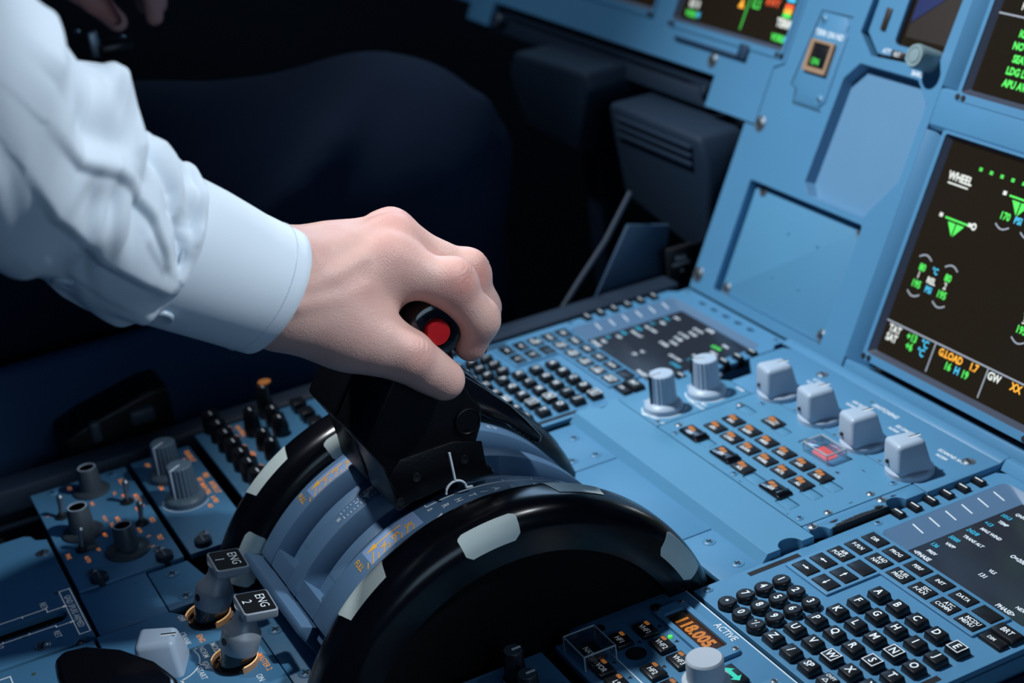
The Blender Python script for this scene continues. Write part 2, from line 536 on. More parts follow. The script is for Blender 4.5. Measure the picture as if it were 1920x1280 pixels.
for x0, x1 in ((201, 212.5), (285, 300)):
    M = MB(); arcstrip(M, x0, x1, QR - 1, QR + .12, -33, -15); M.done('reverse_band', HATCH, quad, 'pale reverse thrust band')
M = MB()
for x0, x1 in ((201, 212.5), (285, 300)):
    n = 9
    for i in range(n):
        y = (-33 + 18 * i / n) * DEG
        t = MB()
        p = [(x0 + (x1 - x0) * .50, y + 1.5), (x1, y - 2.6)] if i % 2 else [(x0 + (x1 - x0) * .74, y - .5), (x1, y - 2.6)]
        (ax, ay), (bx, by) = p
        w = .42
        t = bmesh.new()
        vs = [t.verts.new(arc(*q)) for q in ((ax, ay - w, .2), (bx, by - w, .2), (bx, by + w, .2), (ax, ay + w, .2))]
        t.faces.new(vs); M._merge(t)
    xm = x0 + (x1 - x0) * .30
    for (ya, yb, wa, wb) in ((-20 * DEG, -29 * DEG, .5, .5), (-28.6 * DEG, -32 * DEG, 2.2, .05)):
        t = bmesh.new(); rows = []
        for i in range(9):
            f = i / 8; y = ya + (yb - ya) * f; w = wa + (wb - wa) * f
            rows.append((t.verts.new(arc(xm - w, y, .2)), t.verts.new(arc(xm + w, y, .2))))
        for i in range(8):
            t.faces.new((rows[i][0], rows[i][1], rows[i + 1][1], rows[i + 1][0]))
        M._merge(t)
M.done('reverse_hatching', YELLOW, quad, 'yellow reverse hatching and arrows')
for x in (206, 293):
    for ch, a in (('R', -18.5), ('E', -23), ('V', -27)):
        text(ch, x + (1.5 if x > 250 else .5), a * DEG, .25, 4.6 if x > 250 else 4.0, YELLOW, quad, curve=arc_np)
    text('FULL', x - (1 if x > 250 else 2), -35.5 * DEG, .2, 3.4, YELLOW, quad, curve=arc_np)
for ch, a in (('A', 8.3), ('/', 4.6), ('T', .9), ('H', -3.2), ('R', -7.2)):
    text(ch, 296, a * DEG, .2, 4.0, WHITE, quad, curve=arc_np, rot=0)
text('0', 292.5, -11.3 * DEG, .2, 3.0, WHITE, quad, curve=arc_np)
for t_, a in (('CL', 13.2), ('MCT', 20.5), ('FLX', 23), ('TO', 29), ('GA', 31.5)):
    text(t_, 296.5, a * DEG, .2, 2.5, WHITE, quad, curve=arc_np)
    if t_ != 'FLX': text(t_, 204, a * DEG, .2, 2.5, WHITE, quad, curve=arc_np)
M = MB()
arcstrip(M, 288.2, 288.9, QR - 1, QR + .15, -11.5, 31, 40)
for a in (-11.5, 12.4, 21.5, 30):
    arcstrip(M, 285.5, 288.9, QR - 1, QR + .15, a - .2, a + .2, 2)
M.done('scale_line', WHITE, quad)
M = MB()
for i in range(13):
    a = -30 + i * 1.25
    w = 3 if i % 5 == 0 else 1.8
    arcstrip(M, 250.5 - w, 250.5, QR - 1, QR + .15, a - .12, a + .12, 2)
    arcstrip(M, 243, 243 + w * .8, QR - 1, QR + .15, a - .12, a + .12, 2)
t = bmesh.new()
t.faces.new([t.verts.new(arc(*q)) for q in ((245, -20 * DEG, .2), (249.5, -21.2 * DEG, .2), (245.5, -22.6 * DEG, .2))]); M._merge(t)
t = bmesh.new()
t.faces.new([t.verts.new(arc(*q)) for q in ((300.5, -9.6 * DEG, .2), (306, -9.8 * DEG, .2), (304, -12.9 * DEG, .2))]); M._merge(t)
M.done('trim_scale', WHITE, quad)
text('10', 247, -31.6 * DEG, .2, 2.4, WHITE, quad, curve=arc_np)
text('5', 246.5, -24.6 * DEG, .2, 2.2, WHITE, quad, curve=arc_np)
# rest bar at the aft foot of the drum
M = MB()
M.prism([(-306, 6), (-313, 19.5), (-310, 23.5), (-294, 16), (-291, -2), (-303, -2)], 177, 285, 1.4, 'x')
M.prism([(-298, -2), (-304, 14), (-298, 18), (-288, 15), (-286, -2)], 268, 303, 1.2, 'x')
M.done('rest_bar', PAINT2, quad, 'sloping rest bar across the foot of the drum')
screw(296, -303, 2, quad, 3.2, STEEL, 's')

# ------------------------------------------------------------------ trim wheels
PROF = [(97, -17.5)] + [(111 + 13 * math.sin(math.radians(a)), -17.5 + 13 - 13 * math.cos(math.radians(a))) for a in range(0, 91, 15)] + \
       [(111 + 13 * math.cos(math.radians(a)), 17.5 - 13 + 13 * math.sin(math.radians(a))) for a in range(0, 91, 15)] + [(97, 17.5)]


def trim_wheel(name, label, xc, side, phase):
    t = thing(name, label, 'trim wheel', (xc, AY, AZ), group='pitch trim wheels')
    M = MB(); M.lathe([(p[0], p[1]) for p in PROF] + [(97, -17.5)], (xc, AY, AZ), 'x', 128); M.done('tyre', TYRE, t)
    M = MB(); M.lathe([(0, -12), (97.5, -12), (97.5, 12), (0, 12)], (xc, AY, AZ), 'x', 96); M.done('disc', mat('wheel_disc_black', (.0015, .0018, .0026), .7, spec=.15), t)
    # cream index marks wrapped alternately over either shoulder
    for k, (ac, up) in enumerate(phase):
        prof = []
        for q in range(13):
            f = q / 12
            if up:     # over the crown towards the inner shoulder
                b = -78 + 80 * f
            else:
                b = 36 + 54 * f
            b *= 1
            if b < 0 or True:
                # crown is flat between the two shoulder arcs
                if b <= 0:
                    pr, px = 111 + 13.25 * math.cos(math.radians(b)), -4.5 + 13.25 * math.sin(math.radians(b))
                else:
                    pr, px = 111 + 13.25 * math.cos(math.radians(b)), 4.5 + 13.25 * math.sin(math.radians(b))
            prof.append((pr, px * side))
        if not up:
            prof += [(108.5, 17.8 * side)]
        tb = bmesh.new(); rows = []; n = 20; L = len(prof)
        for i in range(n + 1):
            row = []
            for j, (r, x) in enumerate(prof):
                e = abs(j / (L - 1) - .5) * 2
                hw = 8.0 - (1.6 * max(0, (e - .7) / .3) ** 2)
                a = math.radians(ac + (i / n * 2 - 1) * hw)
                row.append(tb.verts.new((xc + x, AY + r * math.sin(a), AZ + r * math.cos(a))))
            rows.append(row)
        for i in range(n):
            for j in range(L - 1):
                tb.faces.new((rows[i][j], rows[i][j + 1], rows[i + 1][j + 1], rows[i + 1][j]))
        M = MB(); M._merge(tb); M.done('index_mark', MARK, t, 'cream index mark')
    return t


trim_wheel('trim_wheel', 'glossy black trim wheel with cream marks, nearest, right of the throttle drum', 328.5, 1,
           [(-38, 1), (-5.5, 0), (23, 1), (57.5, 0), (-70, 0), (92, 1)])
trim_wheel('trim_wheel', 'glossy black trim wheel behind the two levers, left of the drum', 176.5, 1,
           [(-37, 1), (-13, 0), (-60, 0), (28, 1), (56, 1), (85, 0)])


# ------------------------------------------------------------------ thrust levers
def thrust_lever(x0, x1, label, txt):
    t = thing('thrust_lever', label, 'lever', ((x0 + x1) / 2, -225, 70), group='engine thrust levers')
    xc = (x0 + x1) / 2
    body = [(-233, 158), (-239, 152), (-262, 117.5), (-253, 101), (-250, 86), (-249, 73), (-240, 76), (-215, 78.5), (-191, 76), (-192, 81), (-199, 87), (-200, 97), (-195.5, 107), (-193.5, 117), (-198, 124), (-205, 140), (-206, 156), (-216, 163)]
    M = MB(); M.prism(body, x0, x1, 2.2, 'x', 3)
    M.prism([(-236, 60), (-208, 62), (-206, 82), (-240, 82)], xc - 4, xc + 4, .5, 'x')
    M.done('lever_body', LEVER, t)
    M = MB(); M.prism([(-246, 78), (-252, 96), (-244, 104), (-213, 104), (-197, 99), (-196, 79), (-218, 80.5)], x1 - .3, x1 + 1.2, .6, 'x')
    M.done('side_plate', LEVER, t)
    M = MB(); M.lathe([(0, -(x1 - x0) / 2 - 1), (14, -(x1 - x0) / 2 - 1), (16, -(x1 - x0) / 2 + 1), (16, (x1 - x0) / 2 - 3), (14.6, (x1 - x0) / 2 + 1), (12.5, (x1 - x0) / 2 + 2), (8.6, (x1 - x0) / 2 + 2), (8.2, (x1 - x0) / 2 - .5), (0, (x1 - x0) / 2 - .5)], (xc, -214, 168), 'x', 48)
    M.done('handle', GLOSS, t)
    M = MB(); M.lathe([(0, 0), (6.8, 0), (6.8, 5), (6.2, 6), (0, 6.4)], (x1 - 1.5, -214, 168), 'x', 32)
    M.done('disconnect_button', RED, t, 'red disconnect button')
    M = MB(); M.prism([(-216, 133), (-205, 142), (-190, 127), (-176, 112), (-168, 101), (-159, 87), (-162, 83), (-171, 93), (-180, 102), (-188, 107), (-198, 116), (-209, 123)], x0 + 6, x1 - 3, 2, 'x', 3)
    for k in range(5):
        M.cyl((x0 + 7, -165 - k * 2.4, 86.4 + k * 2.7), 1.2, x1 - x0 - 11, 'x', 10)
    M.done('reverse_latch', GLOSS, t, 'curved reverse latch paddle')
    M = MB(); M.lathe([(7.4, 0), (7.4, 1.5), (6.8, 1.8), (6.4, 1.3), (0, 1.3)], (x1 - .2, -203.5, 113), 'x', 32); M.done('pivot_cap', LEVER, t)
    M = MB(); M.tube([(x1 + 1.3, -216.5, 99), (x1 + 1.3, -216, 92), (x1 + 1.3, -215.3, 81.5)], .75, 6)
    M.tube([(x1 + 1.3, -215.5 + 6 * math.cos(math.radians(a)), 75.5 + 6 * math.sin(math.radians(a))) for a in range(0, 181, 15)], .75, 6)
    M.tube([(x1 + 1.3, -209.5, 75.5), (x1 + 1.3, -206, 75)], .75, 6)
    M.done('pointer_mark', WHITE, t, 'white pointer line')
    M = MB()
    for y, z in ((-208.5, 92), (-236.5, 91), (-247.5, 80)):
        M.lathe([(0, 0), (2.6, 0), (2.4, .7), (1, .5), (0, .3)], (x1 + 1.1, y, z), 'x', 16)
    M.done('screw', mat('dark_screw', (.03, .035, .04), .35, metal=.7), t)
    return t


thrust_lever(250.5, 291, 'black thrust lever whose red button shows between thumb and finger', '2')
thrust_lever(207.5, 248, 'black thrust lever farther from view, half hidden behind the gripped one', '1')
# ================================================================== keypad computers
def mdl_cdu(label, base_x):
    t = thing('control_display_unit', label, 'control display unit', (base_x + 51, 0, -12), group='keyboard display units')
    ys = [29.5 + 11.85 * i for i in range(6)]
    out = [(-20, -108), (122, -108), (122, 22)]
    for y in ys:
        out += [(122, y - 3.4), (112.5, y - 3.4), (112.5, y + 3.4), (122, y + 3.4)]
    out += [(122, 104), (116, 109), (116, 119), (-14, 119), (-14, 109), (-20, 104)]
    for y in reversed(ys):
        out += [(-20, y + 3.4), (-11, y + 3.4), (-11, y - 3.4), (-20, y - 3.4)]
    out += [(-20, 22)]
    X = lambda p: [(a + base_x, b) for a, b in p]
    hole = rrect(-7.5, 111, 8.5, 101, 5)
    vents = [[(19 + 16 * i + a * 4.4, 111 + b * 1.9) for a, b in circ(0, 0, 1, 14)] for i in range(5)]
    M = MB(); M.plate(X(out), [X(hole)] + [X(v) for v in vents], -3, 0)
    M.box(base_x - 17, base_x + 119, -105, 116, -30, -7.4)
    M.done('faceplate', PAINT, t)
    # sloped surround down to the glass
    inner = rrect(12, 108.5, 10, 96, 1.5)
    tb = bmesh.new()
    a = [tb.verts.new((p[0] + base_x, p[1], -.1)) for p in hole]; b = [tb.verts.new((p[0] + base_x, p[1], -4)) for p in inner]
    for i in range(len(a)):
        j = (i + 1) % len(a); tb.faces.new((a[i], a[j], b[j], b[i]))
    M = MB(); M._merge(tb); M.done('screen_surround', PAINT2, t)
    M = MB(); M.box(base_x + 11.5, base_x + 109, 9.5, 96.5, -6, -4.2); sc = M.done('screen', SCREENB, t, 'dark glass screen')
    M = MB()
    for i in range(5):
        M.box(base_x + 13 + 16 * i, base_x + 25 + 16 * i, 108, 114, -3.4, -2.9)
    M.done('vent', SLOT, t)
    # raised surround of the page keys
    L = [(-10.5, 7.6), (100.5, 7.6), (100.5, -18.6), (27.6, -18.6), (27.6, -54.2), (-10.5, -54.2)]
    M = MB(); M.prism(X(L), -.5, 1.5, .7); M.done('page_key_frame', PAINT, t)
    M = MB(); M.box(base_x - 17, base_x - 13.2, -75, -41, -.5, .12); M.done('annunciator_strip', SLOT, t)
    M = MB(); M.box(base_x + 114.5, base_x + 118.5, -84, -53, -.5, .12); M.done('annunciator_strip', SLOT, t)
    kid = {}

    def key(kind, x, y, w, h, z, txt, lab, cap, bold=.02, taper=.86, bev=.6):
        k = (kind, w, h)
        if k not in kid:
            M = MB()
            if kind == 'round':
                M.lathe([(0, 0), (w / 2, 0), (w / 2, z - 1.3), (w / 2 - .35, z - .5), (w / 2 - 1.0, z), (0, z + .02)], (0, 0, 0), 'z', 28)
            else:
                M.box(-w / 2, w / 2, -h / 2, h / 2, 0, z, bev, 2, taper)
            bmesh.ops.scale(M.bm, verts=M.bm.verts, vec=(S, S, S))
            me = bpy.data.meshes.new('key'); M.bm.to_mesh(me); M.bm.free(); me.materials.append(KEY)
            me.polygons.foreach_set('use_smooth', [True] * len(me.polygons)); me.set_sharp_from_angle(angle=math.radians(32))
            kid[k] = me
        zb = 1.5 if kind == 'page' else 0
        o = bpy.data.objects.new('key', kid[k]); COL.objects.link(o); o.parent = t
        p = Vector((base_x + x, y, zb)); o.location = (p - BASE[t.name]) * S; BASE[o.name] = p
        o['label'] = lab
        if txt:
            if '|' in txt:
                u, d = txt.split('|')
                text(u, base_x + x + .8, y + cap * .66, zb + z + .07, cap, WHITEB, o, sx=.92, bold=bold)
                text(d, base_x + x - .2, y - cap * .62, zb + z + .07, cap, WHITEB, o, sx=.92, bold=bold)
            else:
                text(txt, base_x + x, y, zb + z + .07, cap, WHITEB, o, sx=.9, bold=bold)
        return o

    FN = {(0, 0): 'DIR', (1, 0): 'PROG', (2, 0): 'PERF', (3, 0): 'INIT', (4, 0): 'DATA', (5, 0): '',
          (0, 1): 'F-PLN', (1, 1): 'RAD|NAV', (2, 1): 'FUEL|PRED', (3, 1): 'SEC|F-PLN', (4, 1): 'ATC|COMM', (5, 1): 'MCDU|MENU',
          (0, 2): 'AIR|PORT', (1, 2): '', (0, 3): '<', (1, 3): '^', (0, 4): '>', (1, 4): 'v'}
    for (c, r), s_ in FN.items():
        arrow = s_ in '<>^v' and s_ != ''
        o = key('page', c * 18.2, -r * 11.9, 15.2, 9.3, .8, '' if arrow else s_, 'flush black page key' + (' marked ' + s_.replace('|', ' ') if s_ and not arrow else ' with an arrow' if arrow else ', blank'), 2.65, .014, .95, .4)
        if arrow:
            A = MB(); ang = {'>': 0, '^': 90, '<': 180, 'v': 270}[s_]
            tb = bmesh.new()
            p = [(-2.7, -.35), (.3, -.35), (.3, -1.1), (2.7, 0), (.3, 1.1), (.3, .35), (-2.7, .35)]
            ca, sa = math.cos(math.radians(ang)), math.sin(math.radians(ang))
            tb.faces.new([tb.verts.new((base_x + c * 18.2 + a * ca - b * sa, -r * 11.9 + a * sa + b * ca, 2.38)) for a, b in p])
            A._merge(tb); q = A.done('arrow', WHITEB, None); q.location = (0, 0, 0)
            q.data.transform(Matrix.Translation(-BASE[o.name] * S)); q.parent = o
    rows = ['ABCDE', 'FGHIJ', 'KLMNO', 'PQRST', 'UVWXY']
    for r, row in enumerate(rows):
        for c, ch in enumerate(row):
            x, y = 45.2 + c * 15.3, -33.1 - r * 13.5
            o = key('letter', x, y, 10.6, 9.4, 4.5, ch, 'square black key marked ' + ch, 4.4)
            if ch in 'NSWE':
                M = MB(); M.plate([(base_x + x + a * 4.2, y + b * 3.7) for a, b in ((-1, -1), (1, -1), (1, 1), (-1, 1))], [[(base_x + x + a * 3.7, y + b * 3.25) for a, b in ((-1, -1), (1, -1), (1, 1), (-1, 1))]], 4.45, 4.58)
                M.done('legend_frame', WHITEB, o, base=None)
    key('letter', 45.2, -100.6, 10.6, 9.4, 4.5, 'Z', 'square black key marked Z', 4.4)
    key('letter', 60.5, -100.6, 10.6, 9.4, 4.5, '/', 'square black key marked with a slash', 4.4)
    key('letter', 75.8, -100.6, 10.6, 9.4, 4.5, 'SP', 'square black key marked SP', 4.0)
    o = key('letter', 91.1, -100.6, 10.6, 9.4, 4.5, '', 'square black key marked OVFY', 2)
    text('OVFY', base_x + 91.1, -98.6, 4.57, 2.2, WHITEB, o, sx=.85)
    tb = bmesh.new(); tri = [(-2, -1.2), (2, -1.2), (0, 1.6)]
    M = MB(); M.plate([(base_x + 91.1 + a, -102 + b) for a, b in tri], [[(base_x + 91.1 + a * .62, -102.05 + b * .6) for a, b in tri]], 4.45, 4.58); M.done('legend_triangle', WHITEB, o)
    tb.free()
    key('letter', 106.4, -100.6, 10.6, 9.4, 4.5, 'CLR', 'square black key marked CLR', 3.0)
    for r, row in enumerate(['123', '456', '789', '.0~']):
        for c, ch in enumerate(row):
            x, y = 4.2 + c * 13.3, -66.7 - r * 11.7
            o = key('round', x, y, 10.4, 10.4, 4.4, {'.': '', '~': ''}.get(ch, ch), 'round black key marked ' + {'.': 'with a dot', '~': 'plus minus'}.get(ch, ch), 4.3)
            if ch == '.':
                M = MB(); M.cyl((base_x + x, y, 4.35), .9, .12, seg=14); M.done('legend', WHITEB, o)
            if ch == '~':
                text('+', base_x + x - 1.7, y + 1.3, 4.5, 2.0, WHITEB, o, sx=1.1); text('/', base_x + x, y, 4.5, 4.2, WHITEB, o, sx=1.0); text('-', base_x + x + 1.9, y - 1.1, 4.5, 2.2, WHITEB, o, sx=1.2)
    # brightness rocker
    M = MB(); M.box(base_x + 101, base_x + 118.5, -9, .8, 0, 3.6, 1, 2, .9); M.box(base_x + 101.5, base_x + 118, -16.5, -9.3, 0, 2.4, .7, 2, .9)
    o = M.done('brightness_rocker', KEY, t, 'black rocker marked BRT')
    text('BRT', base_x + 110, -4, 3.67, 3.4, WHITEB, o); text('DIM', base_x + 108.5, -13, 2.48, 2.2, WHITEB, o)
    # line keys with their white ticks
    lk = None
    for sd in (0, 1):
        for i, y in enumerate(ys):
            x = base_x + (-16.5 if sd == 0 else 117)
            M = MB(); M.box(x - 5, x + 5, y - 2.7, y + 2.7, -6, 2.2, .9, 2, .9)
            o = M.done('line_key', KEY, t)
            M = MB(); M.box(x - 3.2, x + 3.2, y - .38, y + .38, 2.1, 2.26); M.done('legend', WHITEB, o)
            M = MB()
            if sd == 0:
                M.prism([(base_x - 4, 0), (base_x + 5, -1.85), (base_x + 5, -2.05), (base_x - 4, -.3)], y - .35, y + .35, 0, 'y', mtx=Matrix.Translation((0, 0, -.45)))
                M.done('tick', WHITEB, o)
    for x, y in ((-16, -101), (118, -101), (-8, 114), (110, 114), (-16, 14), (117, 14)):
        screw(base_x + x, y, 0, t, 2.2)
    return t, sc


def page(sc, bx, lines):
    for s_, c, r, col, cap in lines:
        x = bx + 14 + c * 3.9; y = 92 - r * 6.35
        text(s_, x, y, -4.12, cap, {'w': CDU_W, 'c': CDU_C, 'g': T_GREEN}[col], sc, 'text_line', sx=.88, bold=.03, align='l')


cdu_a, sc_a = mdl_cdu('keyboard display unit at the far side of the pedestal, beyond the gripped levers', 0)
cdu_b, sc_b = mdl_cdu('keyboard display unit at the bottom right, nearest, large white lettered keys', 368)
LN = [('APPR', 10, 0, 'w', 3.2), ('QNH', 1, 1, 'w', 2.4), ('FLP RETR', 8, 1, 'w', 2.4), ('FINAL', 18, 1, 'w', 2.4), ('1013', 0, 2, 'c', 3.0), ('F=143', 9, 2, 'w', 3.0), ('ILS07R', 17, 2, 'g', 3.0),
      ('TEMP', 1, 3, 'w', 2.4), ('SLT RETR', 8, 3, 'w', 2.4), ('BARO', 19, 3, 'w', 2.4), ('+13', 0, 4, 'c', 3.0), ('S=188', 9, 4, 'w', 3.0), ('[   ]', 19, 4, 'c', 3.0),
      ('MAG WIND', 1, 5, 'w', 2.4), ('CLEAN', 10, 5, 'w', 2.4), ('RADIO', 18, 5, 'w', 2.4), ('242/8', 0, 6, 'c', 3.0), ('O=206', 9, 6, 'w', 3.0), ('[   ]', 19, 6, 'c', 3.0),
      ('TRANS ALT', 1, 7, 'w', 2.4), ('5000', 0, 8, 'c', 3.0), ('LDG CONF', 15, 7, 'w', 2.4), ('CONF3', 18, 8, 'c', 3.0),
      ('VAPP', 1, 9, 'w', 2.4), ('VLS', 10, 9, 'w', 2.4), ('136', 0, 10, 'c', 3.0), ('131', 10, 10, 'w', 3.0), ('FULL', 19, 10, 'c', 3.2),
      ('PREV', 1, 11, 'w', 2.4), ('NEXT', 19, 11, 'w', 2.4), ('<PHASE', 0, 12, 'w', 3.0), ('PHASE>', 17, 12, 'w', 3.0)]
page(sc_a, 0, LN)
page(sc_b, 368, [l for l in LN])


# ================================================================== knobs
def fluted_knob(x, y, z, t, m=KNOBG, k=1.0, rot=0, name='rotary_knob', h=26):
    M = MB()
    M.lathe([(0, 0), (13 * k, 0), (13 * k, 3.2), (11.5 * k, 5), (9 * k, 6.2)], (x, y, z), 'z', 48)
    M.lathe([(9.2 * k, 5.5), (8.4 * k, h - .7), (7.6 * k, h), (0, h)], (x, y, z), 'z', 40, flute=1, fl=.07)
    o = M.done(name, m, t)
    a = math.radians(rot); c, s_ = math.cos(a), math.sin(a)
    M = MB()
    R_ = Matrix.Translation((x, y, z)) @ Matrix.Rotation(a, 4, 'Z')
    M.box(-.5, .5, -8.9 * k, 0, h - .3, h + .12, mtx=R_)
    M.box(-.5, .5, -9.9 * k, -8.2 * k, 6, h + .1, mtx=R_)
    M.done('pointer_line', SLOT if m is KNOBG else KNOBG, o)
    M = MB(); M.box(.55, 1.2, -8.9 * k, 0, h - .3, h + .1, mtx=R_); M.done('pointer_line', WHITE, o)
    return o


def block_knob(x, y, z, t, rot=0, k=1.0):
    """square selector cap that flares to a round skirt"""
    M = MB()
    M.lathe([(0, 0), (14.5 * k, 0), (14.5 * k, 3), (13.3 * k, 4.2), (0, 4.4)], (x, y, z), 'z', 48)
    R_ = Matrix.Translation((x, y, z)) @ Matrix.Rotation(math.radians(rot), 4, 'Z')
    t2 = bmesh.new()
    lo = [(-10, -13), (10, -13), (12.5, 10), (-12.5, 10)]; hi = [(-9, -12), (9, -12), (7, 7), (-7, 7)]
    lo = [(a * k, b * k) for a, b in lo]; hi = [(a * k, b * k) for a, b in hi]
    a = [t2.verts.new((p[0], p[1], 3)) for p in lo]; b = [t2.verts.new((p[0], p[1], 23 * k)) for p in hi]
    t2.faces.new(a); t2.faces.new(b)
    for i in range(4):
        t2.faces.new((a[i], a[(i + 1) % 4], b[(i + 1) % 4], b[i]))
    M._merge(t2, 3.0 * k, 4, R_)
    o = M.done('selector_knob', KNOBG, t)
    M = MB(); M.box(-.7 * k, .35 * k, 0, 7.3 * k, 22.9 * k, 23.12 * k, mtx=R_); M.done('pointer_line', SLOT, o)
    M = MB(); M.box(.35 * k, 1.3 * k, 0, 7.3 * k, 22.9 * k, 23.1 * k, mtx=R_); M.done('pointer_line', WHITE, o)
    M = MB(); M.lathe([(0, 0), (1.3, 0), (1.3, 1.2), (0, 1.2)], (0, 0, 0), 'y', 14)
    bmesh.ops.transform(M.bm, matrix=R_ @ Matrix.Translation((-3 * k, -13.9 * k, 9 * k)), verts=M.bm.verts)
    M.done('grub_screw', SLOT, o)
    return o


EDGE = mat('acrylic_edge_highlight', (0.5, 0.58, 0.64), .2, trans=.3)  # pale rods added as a painted highlight so the clear guards' edges show
# ================================================================== system display keypad
ep = thing('keypad_panel', 'raised blue-grey panel with small black system keys and a red guarded key', 'keypad panel', (255, 14, -6))
recs = [rrect(187, 201, 28, 36, 1.5), rrect(224.5, 238.5, 29, 37, 1.5), rrect(208, 222, -17, -8.5, 1.5), rrect(265, 280, -20, -11, 1.5),
        rrect(301, 315, -21.5, -12.5, 1.5), rrect(301, 315, -4, 4.5, 1.5), rrect(301, 315, 10.5, 19, 1.5), rrect(250, 262, 32, 40, 1.5)]
M = MB(); M.plate(rrect(177, 334, -25.8, 53.5, 1), recs, 1.8, 4); M.box(177.4, 333.6, -25.4, 53, -4, 1.9)
for r_ in recs:
    xs = [q[0] for q in r_]; ys_ = [q[1] for q in r_]; M.box(min(xs) + .7, max(xs) - .7, min(ys_) + .7, max(ys_) - .7, 1.8, 3.7, .4)
M.done('plate', PAINTC, ep)


def ekey(x, y, w, h, txt, big=False):
    M = MB()
    if big:
        M.box(x - w / 2 - 1.5, x + w / 2 + 4.5, y - h / 2 - 1.3, y + h / 2 + 1.3, 3.8, 6.2, 1.2, 3, .95)
        o = M.done('guarded_key', GLOSS, ep, 'larger black key marked ' + txt)
        M = MB(); M.box(x + w / 2 - .5, x + w / 2 + 2.8, y - h / 2, y + h / 2, 6.1, 7.4, .6); M.done('guard_ridge', GLOSS, o)
        z = 6.27
    else:
        M.box(x - w / 2, x + w / 2, y - h / 2, y + h / 2, 3.8, 5.2, .5, 2, .95)
        o = M.done('key', KEY, ep, 'small black key marked ' + txt.replace('|', ' '))
        z = 5.27
    M = MB(); M.prism(rrect(x - w * .42, x - w * .16, y - h * .02, y + h * .36, .8), z - .15, z); M.prism(rrect(x - w * .14, x + w * .06, y - h * .10, y + h * .26, .8), z - .15, z); M.done('key_glow', AMBERK, o, 'added amber glow patch')
    if '|' in txt:
        u, d = txt.split('|'); text(u, x + 2.6, y + .6, z, 2.0, WHITEB, o); text(d, x - .2, y - 2.2, z, 2.0, WHITEB, o)
    else:
        text(txt, x, y - h * .24, z, 2.3, WHITEB, o, bold=.02)


for i, s_ in enumerate(['ENG', 'BLEED', 'PRESS', 'ELEC', 'HYD', 'FUEL']):
    ekey(202 + 18.6 * i, 16.8, 15.6, 10.2, s_)
for i, s_ in enumerate(['APU', 'COND', 'DOOR', 'WHEEL', 'F/CTL', 'ALL']):
    ekey(202.5 + 18.5 * i, 2.6, 15.6, 10.2, s_)
ekey(200, -13.4, 15.5, 9, 'CLR', True); ekey(236.3, -13.6, 15.5, 9, 'STS', True); ekey(257.5, -13.8, 15.6, 10.2, 'RCL'); ekey(290.5, -14, 15.5, 9, 'CLR', True)
ekey(220.3, 35, 15.6, 10.2, 'TO|CONFIG')
M = MB(); M.box(267.5, 281.5, 30.5, 39.5, 3.8, 6, .5); o = M.done('cancel_key', REDL, ep, 'red lit key under the clear guard')
text('CANC', 275, 33.6, 6.06, 2, WHITEB, o)
M = MB(); tb = bmesh.new()
M.plate([(262, 27.5), (287, 27.5), (287, 42.5), (262, 42.5)], [[(263.6, 29), (285.4, 29), (285.4, 41), (263.6, 41)]], 4, 9.5)
M.box(262, 287, 27.5, 42.5, 9.5, 11, .7); tb.free()
M.done('clear_guard', GLASS, ep, 'clear plastic guard')
M = MB()
for a, b in (((262.4, 27.9), (286.6, 27.9)), ((286.6, 27.9), (286.6, 42.1)), ((286.6, 42.1), (262.4, 42.1)), ((262.4, 42.1), (262.4, 27.9))):
    M.tube([(a[0], a[1], 10.7), (b[0], b[1], 10.7)], .5, 6); M.tube([(a[0], a[1], 4.2), (a[0], a[1], 10.7)], .45, 6)
M.done('guard_edge_highlight', EDGE, ep, 'painted highlight along the guard edges')
for x, y, kd in ((184, -14, 's'), (192, -22, 'x'), (185, 33, 's'), (259.5, -21.8, 'x'), (326, -21.5, 'x'), (331, -5, 's'), (329, 27, 's'), (327, 45, 'x'), (193, 44.5, 'x')):
    screw(x, y, 4, ep, 2.1, STEEL if kd == 's' else PAINT, kd)

# display brightness panel with two fluted knobs
bp = thing('knob_panel', 'small raised plate with two fluted grey knobs beside the far keyboard unit', 'knob panel', (150, 12, -6))
M = MB(); M.prism([(126, -25.8), (176, -25.8), (176, 48), (150, 48), (143, 42), (126, 42)], -4, 4, .5); M.done('plate', PAINTC, bp)
fluted_knob(157, -8.5, 4, bp, rot=0); fluted_knob(156.5, 26, 4, bp, rot=-30)
for x, y in ((157, -8.5), (156.5, 26)):
    M = MB(); M.lathe([(14.3, 0), (14.3, .12), (15, .12), (15, 0)], (x, y, 4), 'z', 40, -130, 60); M.done('dial_arc', WHITE, bp)
text('UPPER DISPLAY', 166.5, 10.5, 4.1, 2.1, WHITEB, bp); text('LOWER DISPLAY', 166.5, -21, 4.1, 2.1, WHITEB, bp)
text('OFF', 141.5, -13, 4.1, 2.3, WHITEB, bp); text('BRT', 157, -23.6, 4.1, 2.3, WHITEB, bp); text('OFF', 141, 22, 4.1, 2.3, WHITEB, bp); text('BRT', 170, 14.5, 4.1, 2.3, WHITEB, bp)
text('ECAM', 166, 46, 4.1, 2.3, WHITEB, bp)
screw(133, 46, 2, bp, 5, STEEL, 's'); screw(171, -22.5, 4, bp, 2)

